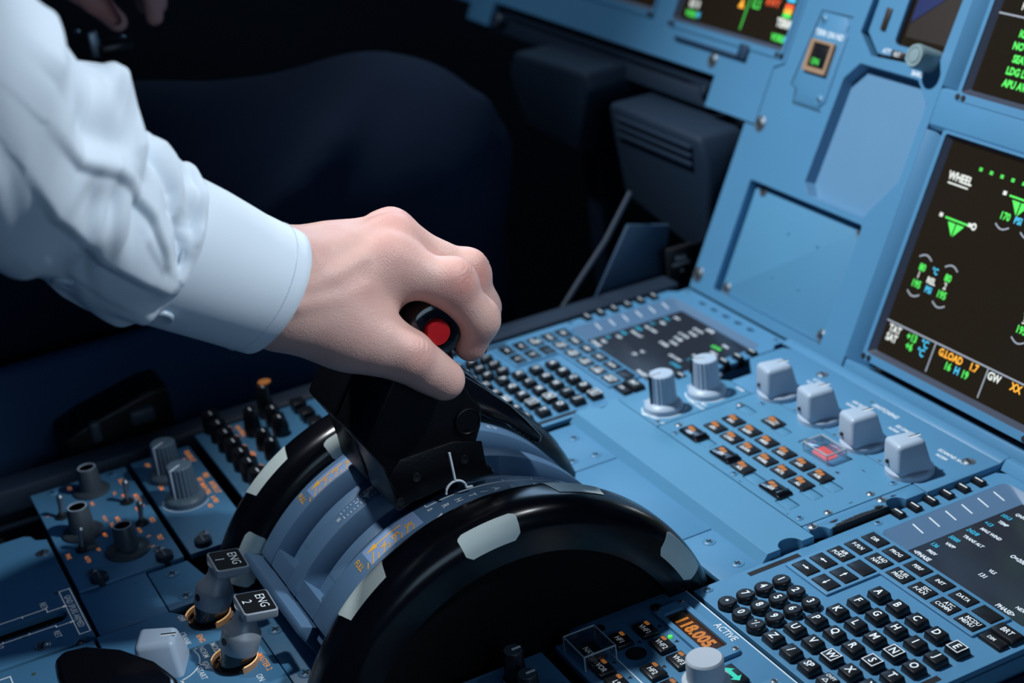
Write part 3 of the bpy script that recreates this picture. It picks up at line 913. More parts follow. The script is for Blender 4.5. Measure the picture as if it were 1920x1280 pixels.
# source switching panel with four block selectors
sp = thing('switching_panel', 'raised plate with a row of four square grey selector knobs', 'switching panel', (240, 80, -6))
M = MB(); M.prism([(150.5, 48.6), (176.4, 48.6), (176.4, 54.2), (336, 54.2), (347, 54.2), (347, 113), (142, 113), (130, 106), (130, 78), (150.5, 66)], -4, 4, .6)
M.done('plate', PAINT, sp)
M = MB(); M.prism([(109, 4.05), (113, 5.6), (117, 5.6), (118.5, 4.05)], 124, 347, .5, 'x'); M.done('kerb', PAINT, sp)
M = MB(); M.prism([(108, .1), (113, 5.6), (117, 5.6), (118.5, .1)], 347.2, 492, .5, 'x'); M.done('kerb', PAINT, ped)
for i, x in enumerate((188.5, 233.5, 277.5, 321.5)):
    block_knob(x, 62, 4, sp, rot=-8)
for x, a, b in ((190, 'ATT HDG', 'NORM'), (233, 'AIR DATA', 'NORM'), (276, 'EIS DMC', 'NORM'), (321, 'ECAM/ND XFR', 'NORM')):
    text(a, x + 2, 92.5, 4.1, 2.6, WHITEB, sp); text(b, x - 1, 87.5, 4.1, 2.4, WHITEB, sp)
text('SWITCHING', 252, 99.5, 4.1, 3.4, WHITEB, sp)
for x, y in ((183, 101), (334, 96)):
    screw(x, y, 4, sp, 3.4, STEEL, 's')
# the side fillet at the near keyboard with worn paint
wb = thing('worn_bracket', 'chipped blue-grey bracket with bare black edge between keypad panel and near unit', 'bracket', (340, 2, -6))
M = MB(); M.prism([(334.6, -25.6), (341, -25.6)] + bite(346, -21, 6.4, -135, -270) + [(346, -12), (346, 26)] + bite(346, 33, 6.4, -90, -270) + [(346, 53.5), (334.6, 53.5)], -4, 3.8, .4); M.done('bracket_body', PAINT, wb)
M = MB()
rng = random.Random(3)


def chip(M, cx, cy, w, h, z, n=16, jag=.35):
    tb = bmesh.new()
    vs = []
    for i in range(n):
        a = 2 * math.pi * i / n; q = 1 + rng.uniform(-jag, jag)
        vs.append(tb.verts.new((cx + w * q * math.cos(a), cy + h * q * math.sin(a), z)))
    tb.faces.new(vs); M._merge(tb)


chip(M, 344.6, 7, 1.6, 17, 3.87, 60, .3); chip(M, 339.5, -22, 1.5, 3, 3.87, 24); chip(M, 343.5, 22, 1.8, 3, 3.87, 20)
chip(M, 340.5, -8, 1.2, 3, 3.87, 18); chip(M, 338.5, 36, .8, 2, 3.87, 14)
M.box(345.6, 346.25, -13, 27, -3.8, 3.9); M.done('bare_patch', CHIP, wb, 'black patch of worn paint')
for x, y in ((338, -21), (338, 28)):
    screw(x, y, 3.8, wb, 2.6, STEEL, 's')
M = MB()
for cx, cy, w, h in ((297, 27.5, 1.8, .9), (305, 41, 2.2, .35), (262, -22.5, .9, .4), (270, -24.2, 1.3, .3), (330, 12, .4, 1.2), (318, -24, .8, .3), (243, -24.8, .6, .25), (299, -9, .4, .4), (280, 23, .4, .5)):
    chip(M, cx, cy, w, h, 4.06, 14, .4)
M.done('paint_chip', CHIP, ep, 'tiny black paint chip')
M = MB()
for cx, cy in ((214, 56), (257, 55.5), (301, 56), (170, 57), (236, 101)):
    chip(M, cx, cy, 1.3, 1, 4.06, 14, .3)
M.done('stain_spot', BRASS, sp, 'small olive stain')
# ================================================================== aft panels
def toggle(x, y, z, t, m=STEEL, lean=0.25):
    M = MB(); M.lathe([(0, 0), (4.2, 0), (4.2, 1.2), (2.8, 1.6), (2.6, 3), (0, 3)], (x, y, z), 'z', 20)
    o = M.done('toggle_switch', mat('toggle_nut_dark', (.03, .035, .04), .4, metal=.5), t)
    M = MB(); M.tube([(x, y, z + 2), (x - lean * 3, y + lean * 4, z + 9), (x - lean * 5, y + lean * 6, z + 14), (x - lean * 5.4, y + lean * 6.6, z + 15.4)], [1.3, 1.7, 2.3, 1.2], 12)
    M.done('bat', m, o, 'chromed bat')


def stub_knob(x, y, z, t, r=8, h=19, skirt=13):
    M = MB(); M.lathe([(0, 0), (skirt, 0), (skirt, 1.2), (skirt - 1, 2), (r + 1, 2.4), (r, 3), (r * .86, h - .8), (r * .8, h), (r * .68, h), (r * .64, h - 1), (0, h - 1)], (x, y, z), 'z', 40)
    o = M.done('rotary_knob', KNOBD, t, 'dark grey round knob')
    M = MB(); M.lathe([(r * .66, h - .5), (r * .66, h + .05), (r * .78, h + .05), (r * .78, h - .5)], (x, y, z), 'z', 32); M.done('cap_ring', KNOBG, o)
    return o


def latch(x, y, z, t):
    M = MB(); M.lathe([(0, -4), (5.4, -4), (5.4, 3.2), (4.6, 4), (0, 4)], (x, y, z), 'z', 24); o = M.done('fastener', PAINTD, t)
    M = MB(); M.box(x - 4, x + 4, y - .6, y + .6, z + 3.6, z + 4.2); M.done('slot', STEEL, o)


rp = thing('radar_panel', 'blue panel with dark round knobs, chrome toggles and amber legends left of the engine switches', 'radar control panel', (62, -366, -6))
M = MB(); M.prism(rrect(-9, 133, -399, -334.5, 1), -4, 0, .5); M.done('plate', PAINT, rp)
stub_knob(64, -380, 0, rp); stub_knob(104, -361.5, 0, rp, 7.4, 18, 14); stub_knob(12, -362, 0, rp, 7.5, 18, 12)
M = MB(); M.box(58, 90, -384, -376, 0, 3.4, 1.2, mtx=None); M.done('knob_pointer', KNOBD, rp)
for x, y in ((35, -387), (86, -385.5), (43, -346), (77, -345.5)):
    toggle(x, y, 0, rp)
for s_, x, y, c in (('SYS', -2, -374, 2.4), ('1', 28, -395, 2.4), ('PWS', 88, -395, 2.6), ('AUTO', 99, -385.5, 2.4), ('OFF', 91, -377, 2), ('15', 107, -374, 2.2), ('DN', 114, -364.5, 2.2), ('UP', 115, -357, 2.2), ('5', 109, -347.5, 2.2), ('0', 95, -346, 2.2),
                    ('TILT', 101, -340.5, 2.8), ('GCS', 76, -338.5, 2.8), ('MULTISCAN', 45, -339, 2.8), ('GAIN', 12, -342, 2.8), ('MAX', 30, -366, 2), ('CAL', 25, -350, 2), ('WX', 40, -371, 2.2), ('WX+T', 55, -364, 2.2), ('MAP', 76, -369, 2.2),
                    ('TURB', 66, -362, 2.2), ('MAN', 56, -343, 2), ('AUTO', 84, -349, 2), ('MAN', 33, -346, 2), ('MODE', 62, -357, 2.4)):
    text(s_, x, y, .12, c, AMBERL, rp, bold=.02)
screw(116, -387, 0, rp, 3, STEEL, 's'); screw(115, -345, 0, rp, 3, STEEL, 's'); latch(128, -385, 0, rp); latch(128, -345, 0, rp); screw(-3, -385, 0, rp, 3); screw(-3, -345, 0, rp, 3)

lp = thing('lighting_panel', 'narrow blue panel with two fluted grey knobs amid dense amber legends', 'lighting panel', (60, -311, -6))
M = MB(); M.prism(rrect(-11, 133, -330.5, -289, 1), -4, 0, .5); M.done('plate', PAINT, lp)
fluted_knob(26, -313, 0, lp, mat('knob_slate', (.10, .15, .20), .45), rot=35); fluted_knob(65, -313, 0, lp, mat('knob_slate', (.10, .15, .20), .45), rot=35)
for s_, x, y, c in (('OFF', 0, -321, 2.6), ('OFF', 22, -323, 2.6), ('DIM', 38, -322, 2.6), ('FLOOD LT', 6, -293, 3.0), ('MAIN PNL', 16, -298, 3.0), ('BRT', 44, -297, 3.0), ('PED', 40, -292, 3.2), ('INTEG LT', 60, -292, 3.2), ('MAIN PNL', 58, -297.5, 3.0), ('& PED', 76, -297, 2.8), ('BRT', 70, -323, 2.6), ('AID', 82, -302, 2.6)):
    text(s_, x, y, .12, c, AMBERL, lp, bold=.03)
M = MB(); M.lathe([(14.6, 0), (14.6, .12), (15.2, .12), (15.2, 0)], (65, -313, 0), 'z', 40, -120, 60); M.done('dial_arc', WHITE, lp)
screw(114, -316, 0, lp, 3, STEEL, 's'); latch(126, -320, 0, lp)


def audio_panel(label, bx, by, w):
    t = thing('audio_panel', label, 'audio control panel', (bx + w / 2, by + 45, -6), group='audio control panels')
    M = MB(); M.prism(rrect(bx, bx + w, by, by + 93, 1), -4, 0, .5); M.done('plate', PAINT, t)
    return t


al = audio_panel('dark audio panel with rows of small black volume knobs, far side aft of the levers', -26, -281, 144)
for i in range(7):
    M = MB(); M.lathe([(0, 0), (6.5, 0), (6.5, 6), (5.6, 14), (5, 14.6), (0, 14.6)], (-21 + i * 17, -268, 0), 'z', 24); o = M.done('volume_knob', KEY, al)
    M = MB(); M.box(-21.5 + i * 17, -16 + i * 17, -268.5, -267.5, 14.4, 14.8); M.done('pointer_line', WHITE, o)
    text(['VHF1', 'VHF2', 'VHF3', 'HF1', 'HF2', 'INT', 'CAB'][i], -16 + i * 17, -257.5, .12, 3.0, AMBERL, al, bold=.03)
for x, y, h in ((3, -246, 20), (-18, -229, 24), (-2, -229, 14), (15, -230, 14), (28, -246, 14), (45, -246, 14)):
    M = MB(); M.lathe([(0, 0), (6, 0), (6, 6), (4.4, h - .6), (4, h), (0, h)], (x, y, 0), 'z', 24); o = M.done('volume_knob', KEY, al)
    M = MB(); M.box(x - .5, x + 4, y - .5, y + .5, h - .2, h + .2); M.done('pointer_line', WHITE, o)
M = MB(); M.cyl((-20, -226, 25), 4.5, .6); M.done('lit_cap', AMBERK, al, 'amber lit cap')
for s_, x, y in (('ON VOICE', -8, -252), ('RESET', 8, -238), ('VOR1', 12, -246), ('PA', -12, -238), ('ADF', 30, -256)):
    text(s_, x, y, .12, 3.0, AMBERL, al, bold=.03)
for x, y in ((-12, -207), (6, -207), (24, -207)):
    M = MB(); M.box(x - 6, x + 6, y - 5, y + 5, 0, 8, 1.5); M.done('press_key', KEY, al)

rl = thing('radio_panel', 'far radio panel mostly hidden behind the levers, beside the dark edge rail', 'radio panel', (46, -150, -6), group='radio panels')
M = MB(); M.prism(rrect(-24, 118, -186, -111, 1), -4, 0, .5); M.done('plate', PAINT, rl)
for i in range(4):
    M = MB(); M.box(-16 + i * 20, -3 + i * 20, -170, -160, 0, 3, .6); M.done('press_key', KEY, rl)

# ---------------------------------------------------------------- speed brake panel and its brush slot
bpn = thing('speedbrake_panel', 'blue plate at lower left with brush-lined slot and GND SPLRS ARMED box', 'speed brake panel', (118, -460, -6))
M = MB()
slot = [(146 + 0, -520), (159, -520), (159, -417)] + [(152.5 + 6.5 * math.cos(math.radians(a)), -417 + 6.5 * math.sin(math.radians(a))) for a in range(20, 161, 20)] + [(146, -417)]
M.plate([(44, -540), (187, -540), (187, -414), (183, -411), (183, -407), (187, -402), (57, -402), (54, -408), (47, -410), (44, -414)], [slot], -4, 0)
M.done('plate', PAINT, bpn)
M = MB(); M.box(143, 162, -522, -408, -9, -5); M.done('slot_well', SLOT, bpn)
M = MB()
for i in range(150):
    y = -518 + i * .7; sx = rng.uniform(-1, 1)
    M.tube([(159.2, y, -3.5), (153.5 + sx, y + rng.uniform(-.6, .6), -2.2 + rng.uniform(-.6, .6))], [.32, .12], 4)
M.done('brush_bristles', BRUSH, bpn)['kind'] = 'stuff'
M = MB(); M.plate([(125.5, -409.6), (179.5, -409.6), (179.5, -402.8), (125.5, -402.8)], [[(126.1, -409.0), (178.9, -409.0), (178.9, -403.4), (126.1, -403.4)]], 0, .12)
for a, b in (((140, -540), (140, -420)), ((140, -420), (144, -420)), ((144, -420), (144, -410)), ((161.6, -540), (161.6, -419)), ((161.6, -419), (158.5 + 4.8, -419)), ((163.3, -419), (163.3, -411))):
    x0, x1 = sorted((a[0], b[0])); y0, y1 = sorted((a[1], b[1]))
    M.box(x0 - .3, x1 + .3, y0 - .3, y1 + .3, 0, .12)
for y in (-434, -449, -464): M.box(140, 142, y - .3, y + .3, 0, .12); M.box(160, 161.6, y - .3, y + .3, 0, .12)
for x in (144, 163.3): M.prism([(x - 1.2, -411), (x + 1.2, -411), (x, -408.2)], 0, .12)
M.done('scale_lines', WHITEB, bpn)
text('GND SPLRS ARMED', 152.5, -406.2, .13, 3.5, WHITEB, bpn, bold=0); text('RET', 136, -420.5, .13, 3.5, WHITEB, bpn, bold=0); text('RET', 171.5, -420, .13, 3.5, WHITEB, bpn, bold=0); text('1/2', 164, -451, .13, 3.5, WHITEB, bpn, bold=0)
screw(73, -408, 0, bpn, 3.4, STEEL, 's'); screw(178, -430, 0, bpn, 3.6, STEEL, 's'); screw(50, -415.5, -2, bpn, 4, PAINTD, 'x'); screw(185, -413, -2, bpn, 4, PAINTD, 'x')
M = MB()
for x, y in ((127, -447), (126, -410.5), (162, -437)): chip(M, x, y, 1.6, 1.4, .06, 14, .35)
M.done('stain_spot', BRASS, bpn, 'small olive stain')

fp = thing('lever_surround_plate', 'blue plate with a thin white line, bottom left beside the glossy black lever', 'flap panel', (240, -470, -6))
M = MB(); M.prism([(190, -540), (300, -540), (300, -404), (190, -404)], -4, 0, .5); M.done('plate', PAINT, fp)
M = MB(); M.box(197, 232, -452.3, -451.6, 0, .12); M.box(197, 197.7, -530, -452, 0, .12); M.done('scale_lines', WHITEB, fp)
M = MB(); chip(M, 203, -440, 1.6, 1.2, .06, 14, .3); M.done('stain_spot', BRASS, fp)

fl = thing('flap_lever', 'glossy black rounded lever grip filling the lower left corner', 'flap lever', (262, -420, 0))
M = MB()
M.prism([(240, -427), (243, -414), (258, -398), (281, -385), (303, -380), (322, -384), (338, -398), (343, -418), (334, -434), (300, -436), (262, -435), (246, -433)], 12, 33, 8, 'z', 5, .95)
M.box(268, 288, -440, -420, -3, 16, 2)
M.done('lever_grip', GLOSS, fl)

# ---------------------------------------------------------------- engine panel
eg = thing('mode_switch_panel', 'blue engine start panel with two collared lever holes and a grey mode knob', 'engine start panel', (243, -362, -6))
M = MB(); M.plate([(188.5, -402), (300, -402), (300, -332), (296.5, -323.4), (240, -323.4), (239, -321), (236.6, -323.4), (188.5, -359.5), (186.6, -372), (188.5, -374)][::1], [circ(209, -342, 11.4, 28), circ(260.5, -343, 11.4, 28)], -4, 0)
M.done('plate', PAINT, eg)
for x, y in ((209, -342), (260.5, -343)):
    M = MB(); M.lathe([(12.2, 0), (12.2, .9), (11.2, .9), (9.5, -4), (9.5, -8), (0, -8)], (x, y, 0), 'z', 40); M.done('lever_well', GLOSS, eg)
for x, y in ((209, -342), (260.5, -343)):
    for a0, a1 in ((158, 252), (2, 98)):
        M = MB(); M.lathe([(12.2, 0), (12.2, 3.4), (12.9, 3.4), (12.9, 0)], (x, y, 0), 'z', 24, a0, a1); cl = M.done('collar', mat('collar_acrylic', (.55, .40, .28), .2, trans=.75, emit=.05, ecolor=(1, .6, .3)), eg, 'clear amber collar')
        M = MB(); M.lathe([(12.3, 3.4), (12.3, 3.9), (12.8, 3.9), (12.8, 3.4)], (x, y, 0), 'z', 24, a0 + 4, a1 - 4); M.done('lit_rim', GLOW, cl, 'glowing amber rim')
block_knob(240, -375, -6, eg, rot=-25, k=1.12)
M = MB(); M.lathe([(17.6, 0), (17.6, .12), (18.4, .12), (18.4, 0)], (241, -376, 0), 'z', 30, 10, 110)
for a in (10, 60, 110):
    R_ = Matrix.Translation((241, -376, 0)) @ Matrix.Rotation(math.radians(a), 4, 'Z'); M.box(17.6, 20.6, -.6, .6, 0, .12, mtx=R_)
M.done('dial_arc', WHITE, eg)
for s_, x, y, c, mm in (('OFF', 199.5, -355.5, 3.0, WHITEB), ('CRANK', 221, -359.5, 3.2, WHITEB), ('MODE', 240.5, -348, 3.4, WHITEB), ('NORM', 240, -354.5, 3.2, WHITEB), ('IGN/', 253, -357, 3.0, WHITEB), ('START', 259, -361.5, 3.2, WHITEB), ('OFF', 250, -351, 2.6, WHITEB), ('MASTER 1', 218, -329.6, 3.0, WHITEB), ('MASTER 2', 269, -329.4, 3.2, AMBERL), ('ON', 281.5, -336, 3.4, WHITEB), ('ON', 230, -337, 3.0, WHITEB), ('ENG', 226, -352, 3.2, AMBERL)):
    text(s_, x, y, .13, c, mm, eg, bold=.005)
for x, y in ((192, -366, ), (296, -328)):
    screw(x, y, -1, eg, 4.2, PAINTD)
M = MB(); M.cyl((250, -331, 0), 2.6, 1.6, seg=18); M.done('indicator_lamp', KEY, eg)


def engine_lever(x, y, n, label):
    t = thing('engine_master_lever', label, 'engine lever', (x, y, 0), group='engine master levers')
    lean = Matrix.Translation((x, y, 0)) @ Matrix.Rotation(math.radians(-20), 4, 'X') @ Matrix.Rotation(math.radians(4), 4, 'Y') @ Matrix.Scale(1.17, 4)
    M = MB()
    tb = MB(); tb.lathe([(0, -4), (7.2, -4), (8.2, 8), (0, 8)], (0, 0, 0), 'z', 32); bmesh.ops.transform(tb.bm, matrix=lean, verts=tb.bm.verts); tb.done('shaft', GLOSS, t)
    tb = MB(); tb.lathe([(0, 7.5), (8.6, 7.5), (8.9, 8), (9.2, 16), (8.6, 17.6), (6.6, 20), (5.0, 24), (4.9, 27), (6, 29.5), (0, 29.5)], (0, 0, 0), 'z', 36); bmesh.ops.transform(tb.bm, matrix=lean, verts=tb.bm.verts); nk = tb.done('neck', ALU, t)
    tb = MB(); tb.lathe([(0, 0), (1.8, 0), (1.8, .5), (0, .5)], (0, 0, 0), 'y', 14); bmesh.ops.transform(tb.bm, matrix=lean @ Matrix.Rotation(math.radians(15), 4, 'Z') @ Matrix.Translation((0, -9.3, 13)), verts=tb.bm.verts); tb.done('grub_screw', SLOT, nk)
    head = Matrix.Translation((x, y, 0)) @ Matrix.Rotation(math.radians(-20), 4, 'X') @ Matrix.Rotation(math.radians(4), 4, 'Y') @ Matrix.Translation((1.2, 4.5, 33.4)) @ Matrix.Rotation(math.radians(10), 4, 'X')
    tb = MB(); tb.prism(rrect(-10.8, 10.8, -9.6, 9.6, 2), 0, 5, .8, 'z', 3)
    tb.prism(rrect(-5.5, 5.5, -7, 5, 2), -4, .4, .3, 'z', 2, 1.35)
    bmesh.ops.transform(tb.bm, matrix=head, verts=tb.bm.verts); hd = tb.done('head', ALU, t)
    tb = MB(); tb.prism(rrect(-9.7, 9.7, -8.5, 8.5, 1.4), 4.9, 5.15); bmesh.ops.transform(tb.bm, matrix=head, verts=tb.bm.verts); pl = tb.done('placard', PLAC, hd, 'black placard')

    def cv(v):
        h = np.array(head)
        return v @ h[:3, :3].T + h[:3, 3]
    text('ENG', 0, 3.6, 5.25, 5.0, WHITE, hd, curve=cv, bold=0); text(n, -1, -4.4, 5.25, 5.2, WHITE, hd, curve=cv, bold=0)


engine_lever(209, -342, '1', 'satin metal engine lever with black ENG 1 placard')
engine_lever(260.5, -343, '2', 'satin metal engine lever with black ENG 2 placard')

# ---------------------------------------------------------------- near radio panel
rm = thing('radio_panel', 'near radio panel with amber digits, black VHF keys and green double arrow', 'radio panel', (416, -152, -6), group='radio panels')
M = MB(); M.prism([(349, -110.5), (489, -110.5), (489, -195), (349, -195), (349, -190), (338, -178), (338, -123), (345, -112)], -4, 0, .5); M.done('plate', PAINT, rm)
for s_, x, y in (('HF1', 366.5, -165), ('VHF1', 366, -149.3), ('VHF2', 383, -149.3), ('VHF3', 400, -149.3), ('HF2', 400, -165), ('VOR', 382.5, -185), ('LS', 398, -185), ('ADF', 430, -185), ('AM', 417, -165), ('MLS', 414, -185)):
    M = MB(); M.box(x - 6.6, x + 6.6, y - 5, y + 5, 0, 2.6, .6, 2, .94); o = M.done('key', KEY, rm, 'black key marked ' + s_)
    text(s_, x + .6, y - .8, 2.7, 3.1, WHITEB, o, bold=.01)
    M = MB(); M.prism(rrect(x - 5.2, x - 1.2, y + 1.8, y + 4, .6), 2.5, 2.66); M.done('key_glow', AMBERK, o, 'added amber glow patch')
M = MB(); M.plate(rrect(354, 412, -138, -119, 3), [rrect(361, 403.5, -135, -122.3, 1.5)], 0, 2.4); fr = M.done('display_frame', PAINT, rm)
M = MB(); M.box(360, 404.5, -136, -121.5, .2, .7); wn = M.done('display_window', LEDGLASS, rm, 'brown segment display window')
text('118.005', 383, -128.7, .85, 7.0, LED, wn, 'digits', sx=.95, bold=.05)
M = MB(); M.plate(rrect(440, 489, -138, -119, 3), [rrect(446, 486, -135, -122.3, 1.5)], 0, 2.4); M.done('display_frame', PAINT, rm)
M = MB(); M.box(445, 487, -136, -121.5, .2, .7); wn = M.done('display_window', LEDGLASS, rm, 'brown segment display window')
text('121.500', 466, -128.7, .85, 7.0, LED, wn, 'digits', sx=.95, bold=.05)
for x, y in ((356, -135.5), (356.5, -121.3), (409, -121.4), (409, -135.6), (443, -121.4), (443, -135.6)):
    screw(x, y, 2.4, rm, 1.5, STEEL)
M = MB(); M.box(417.5, 434, -139.5, -129.5, 0, 2, .5); o = M.done('transfer_key', KEY, rm, 'black key with green double arrow')
tb = bmesh.new(); ar = [(-6.5, 0), (-3, 3.4), (-3, 1.3), (3, 1.3), (3, 3.4), (6.5, 0), (3, -3.4), (3, -1.3), (-3, -1.3), (-3, -3.4)]
tb.faces.new([tb.verts.new((425.8 + a, -134.5 + b, 2.1)) for a, b in ar]); M = MB(); M._merge(tb); M.done('double_arrow', mat('arrow_green_lit', (.02, .45, .32), .5, emit=.35, ecolor=(.03, .75, .5)), o)
text('ACTIVE', 391, -115.3, .13, 4.2, WHITE, rm); text('STBY/CRS', 462, -115.3, .13, 4.2, WHITE, rm)
M = MB(); M.lathe([(0, 0), (12, 0), (12, 10), (9.6, 11), (9.4, 22), (8.6, 23), (0, 23)], (431, -153, 0), 'z', 40, flute=0); M.done('tuning_knob', mat('pale_knob', (.50, .56, .62), .45), rm, 'pale round tuning knob')
for x, y, r in ((380, -163.5, 5.6), (349, -168, 3.4), (349.5, -133, 3)):
    M = MB(); M.cyl((x, y, 0), r, .4, seg=24); M.done('blank_plug', SLOT, rm)
M = MB(); M.box(374, 412, -174.3, -173.6, 0, .13); M.box(338.6, 489, -111.8, -111.2, 0, .2); M.done('divider_line', WHITE, rm)
M = MB()
for x, y in ((366, -141), (383, -141), (400, -142), (380, -177), (396, -177), (398, -158), (372, -157)):
    M.prism([(x - 1.3, y + 1.2), (x + 1.3, y + 1.2), (x, y - 1.2)], 0, .13)
M.done('marker', SLOT, rm)
M = MB(); M.lathe([(0, 0), (1.4, 0), (1.2, 1), (0, 1.3)], (378, -141.5, 0), 'z', 12); M.done('green_lamp', T_GREEN, rm, 'lit green lamp')
M = MB(); M.box(359, 375, -188, -177, 0, 2.4, .5); o = M.done('nav_key', KEY, rm, 'black NAV key under a clear cover')
text('NAV', 367, -184, 2.5, 3.2, WHITEB, o)
M = MB(); M.plate([(356, -193), (379, -193), (379, -174), (356, -174)], [[(357.2, -191.8), (377.8, -191.8), (377.8, -175.2), (357.2, -175.2)]], .2, 8); M.box(356, 379, -193, -174, 8, 9.2, .5)
M.done('clear_guard', GLASS, rm, 'clear hinged guard')
M = MB()
for a, b in (((356.3, -192.7), (378.7, -192.7)), ((378.7, -192.7), (378.7, -174.3)), ((378.7, -174.3), (356.3, -174.3)), ((356.3, -174.3), (356.3, -192.7))):
    M.tube([(a[0], a[1], 9), (b[0], b[1], 9)], .5, 6); M.tube([(a[0], a[1], .3), (a[0], a[1], 9)], .45, 6)
M.done('guard_edge_highlight', EDGE, rm, 'painted highlight along the guard edges')

af = audio_panel('near audio panel with black knobs at the bottom edge, below the clear NAV guard', 349, -296, 140)
for x, y, h in ((366, -226, 20), (383, -227, 16)):
    M = MB(); M.lathe([(0, 0), (6.8, 0), (6.8, 4), (5.6, 4.2), (5.2, h - .4), (5, h), (0, h)], (x, y, 0), 'z', 32, flute=0); o = M.done('volume_knob', KEY, af)
    M = MB(); M.lathe([(0, 0), (4.8, 0), (4.6, .6), (0, .6)], (x, y, h), 'z', 28); M.done('knob_cap', KNOBD, o, 'grey cap')
    M = MB(); M.box(x - .6, x + .6, y - .5, y + 4.4, h + .5, h + .9, mtx=None); M.done('pointer_line', WHITE, o)
    M = MB(); M.lathe([(6.9, .4), (6.9, 3.6), (6.6, 3.6), (6.6, .4)], (x, y, 0), 'z', 28); M.done('white_band', KNOBG, o)
for x, y in ((392, -214), (409, -214), (398, -228), (426, -214)):
    M = MB(); M.box(x - 7, x + 7, y - 5.6, y + 5.6, 0, 5, .8); M.done('press_key', KEY, af)
M = MB(); M.tube([(378, -249, 0), (376, -246, 8), (375, -244, 12)], [1.2, 1.8, 2.6], 12); M.done('toggle_switch', WHITE, af)
# ================================================================== main instrument panel (local: x across, y up the panel, z out of it)
ip = thing('instrument_panel', 'large tilted blue-grey instrument panel rising in front of the pedestal', 'instrument panel', (160, 0, -10), PANEL)
M = MB()
cov = rrect(14, 148.5, 7, 95.5, 2)
dish = [(90, 200), (78, 187), (75, 109), (83, 100.5), (146, 100.5), (168, 132), (168, 186), (152, 200)]
mod = [(31, 229), (62, 229), (67, 224), (67, 219), (70, 216), (70, 166), (64, 160), (33, 160), (31, 170), (24, 172)]
stb = [(86, 300), (80, 246), (79, 221), (98, 207), (166, 210), (168, 300)]
M.plate([(-16, 0), (176.2, 0), (176.2, 330), (8, 330), (8, 184), (-3, 179), (-3, 134), (-16, 134)], [cov, dish, stb], -7.5, 0)
M.done('centre_plate', PAINT, ip)
M = MB()
# display bays to the right: sloping cheek, cross bar and rails
M.prism([(176, 0), (190, -11), (190, -16), (176, -16)], 8, 171, .7, 'y')
M.done('bay_cheek', PAINT, ip)
M = MB(); M.prism([(176, 0), (190, -11), (190, -16), (176, -16)], 200.5, 330, .7, 'y'); M.done('bay_cheek', PAINT, ip)
M = MB(); M.prism([(171.8, -12), (171.8, -3), (175, 0), (198.5, 0), (200.3, -3), (200.3, -12)], 176.2, 400, .6, 'x'); M.done('cross_bar', PAINT, ip)
M = MB(); M.box(176, 400, -4, 8, -16, -1.5, 1); M.done('lower_rail', PAINT, ip)
M = MB(); M.prism(rrect(76, 170, 98, 202, 6), -9, -8); M.done('dish_floor', PAINTG, ip)
tb = bmesh.new()
fl = [(92, 199), (80.5, 186.5), (77.5, 109.5), (84.5, 101.5), (140, 101.5), (160, 133), (160, 184), (150, 199)]
a = [tb.verts.new((p[0], p[1], -.2)) for p in dish]; b = [tb.verts.new((p[0], p[1], -8)) for p in fl]
for i in range(8):
    tb.faces.new((a[i], a[(i + 1) % 8], b[(i + 1) % 8], b[i]))
M = MB(); M._merge(tb); M.done('dish_wall', PAINTG, ip)
M = MB(); M.box(-14, 400, 4, 330, -40, -17); M.done('backing', SLOT, ip)
M = MB(); M.tube([(x, y, .05) for x, y in ((66, 229.3), (30.5, 229.3), (23.5, 172), (30.5, 170), (32.5, 159.5), (66, 159.5))], .5, 6); M.done('module_gap', SLOT, ip)
for x, y in ((3, 137), (-10, 12)):
    screw(x, y, 0, ip, 5, STEEL, 's')

cp = thing('cover_plate', 'square blank blue cover plate with a bright screw at each corner', 'cover plate', (81, 8, -4), PANEL)
M = MB(); M.prism(rrect(14.3, 148.2, 7.3, 95.2, 1), -9, -6.6, .4); M.done('plate', PAINTC, cp)
for x, y in ((25, 91), (146 - 3, 90), (140, 12.5), (21, 11)):
    screw(x, y, -6.6, cp, 4, STEEL, 'x')
M = MB()
for x, y in ((69, 69), (104, 69), (67, 35), (100, 35)):
    M.lathe([(0, 0), (1.5, 0), (1.2, .6), (0, .8)], (x, y, -6.6), 'z', 14)
M.done('rivet', PAINT, cp)

tm = thing('terrain_switch_module', 'small plate with amber-edged square button glowing green', 'switch module', (46, 160, 0), PANEL)
M = MB(); M.prism([(33, 228), (60, 228), (65, 223), (65, 218), (68, 215), (68, 167), (63, 161), (34, 161), (32, 171.5), (26, 173.5)], -.5, .8, .4); M.done('plate', PAINT, tm)
M = MB(); M.plate(rrect(33, 60, 184.5, 208, 1), [rrect(37.5, 57, 188, 206, .6)], .6, 3.6); M.done('button_frame', mat('lit_frame_amber', (.30, .20, .13), .4, emit=.05, ecolor=(1, .5, .2)), tm)
M = MB(); M.box(37.5, 57, 188, 206, .6, 2.4, .3); bt = M.done('square_button', KEY, tm)
text('ON', 44, 192.5, 2.5, 4.5, T_GREEN, bt)
text('TERR ON ND', 48, 213.5, .9, 4.2, WHITEB, tm)
for x, y in ((36, 223), (61, 167)):
    screw(x, y, .8, tm, 3.4, PAINT, 's')

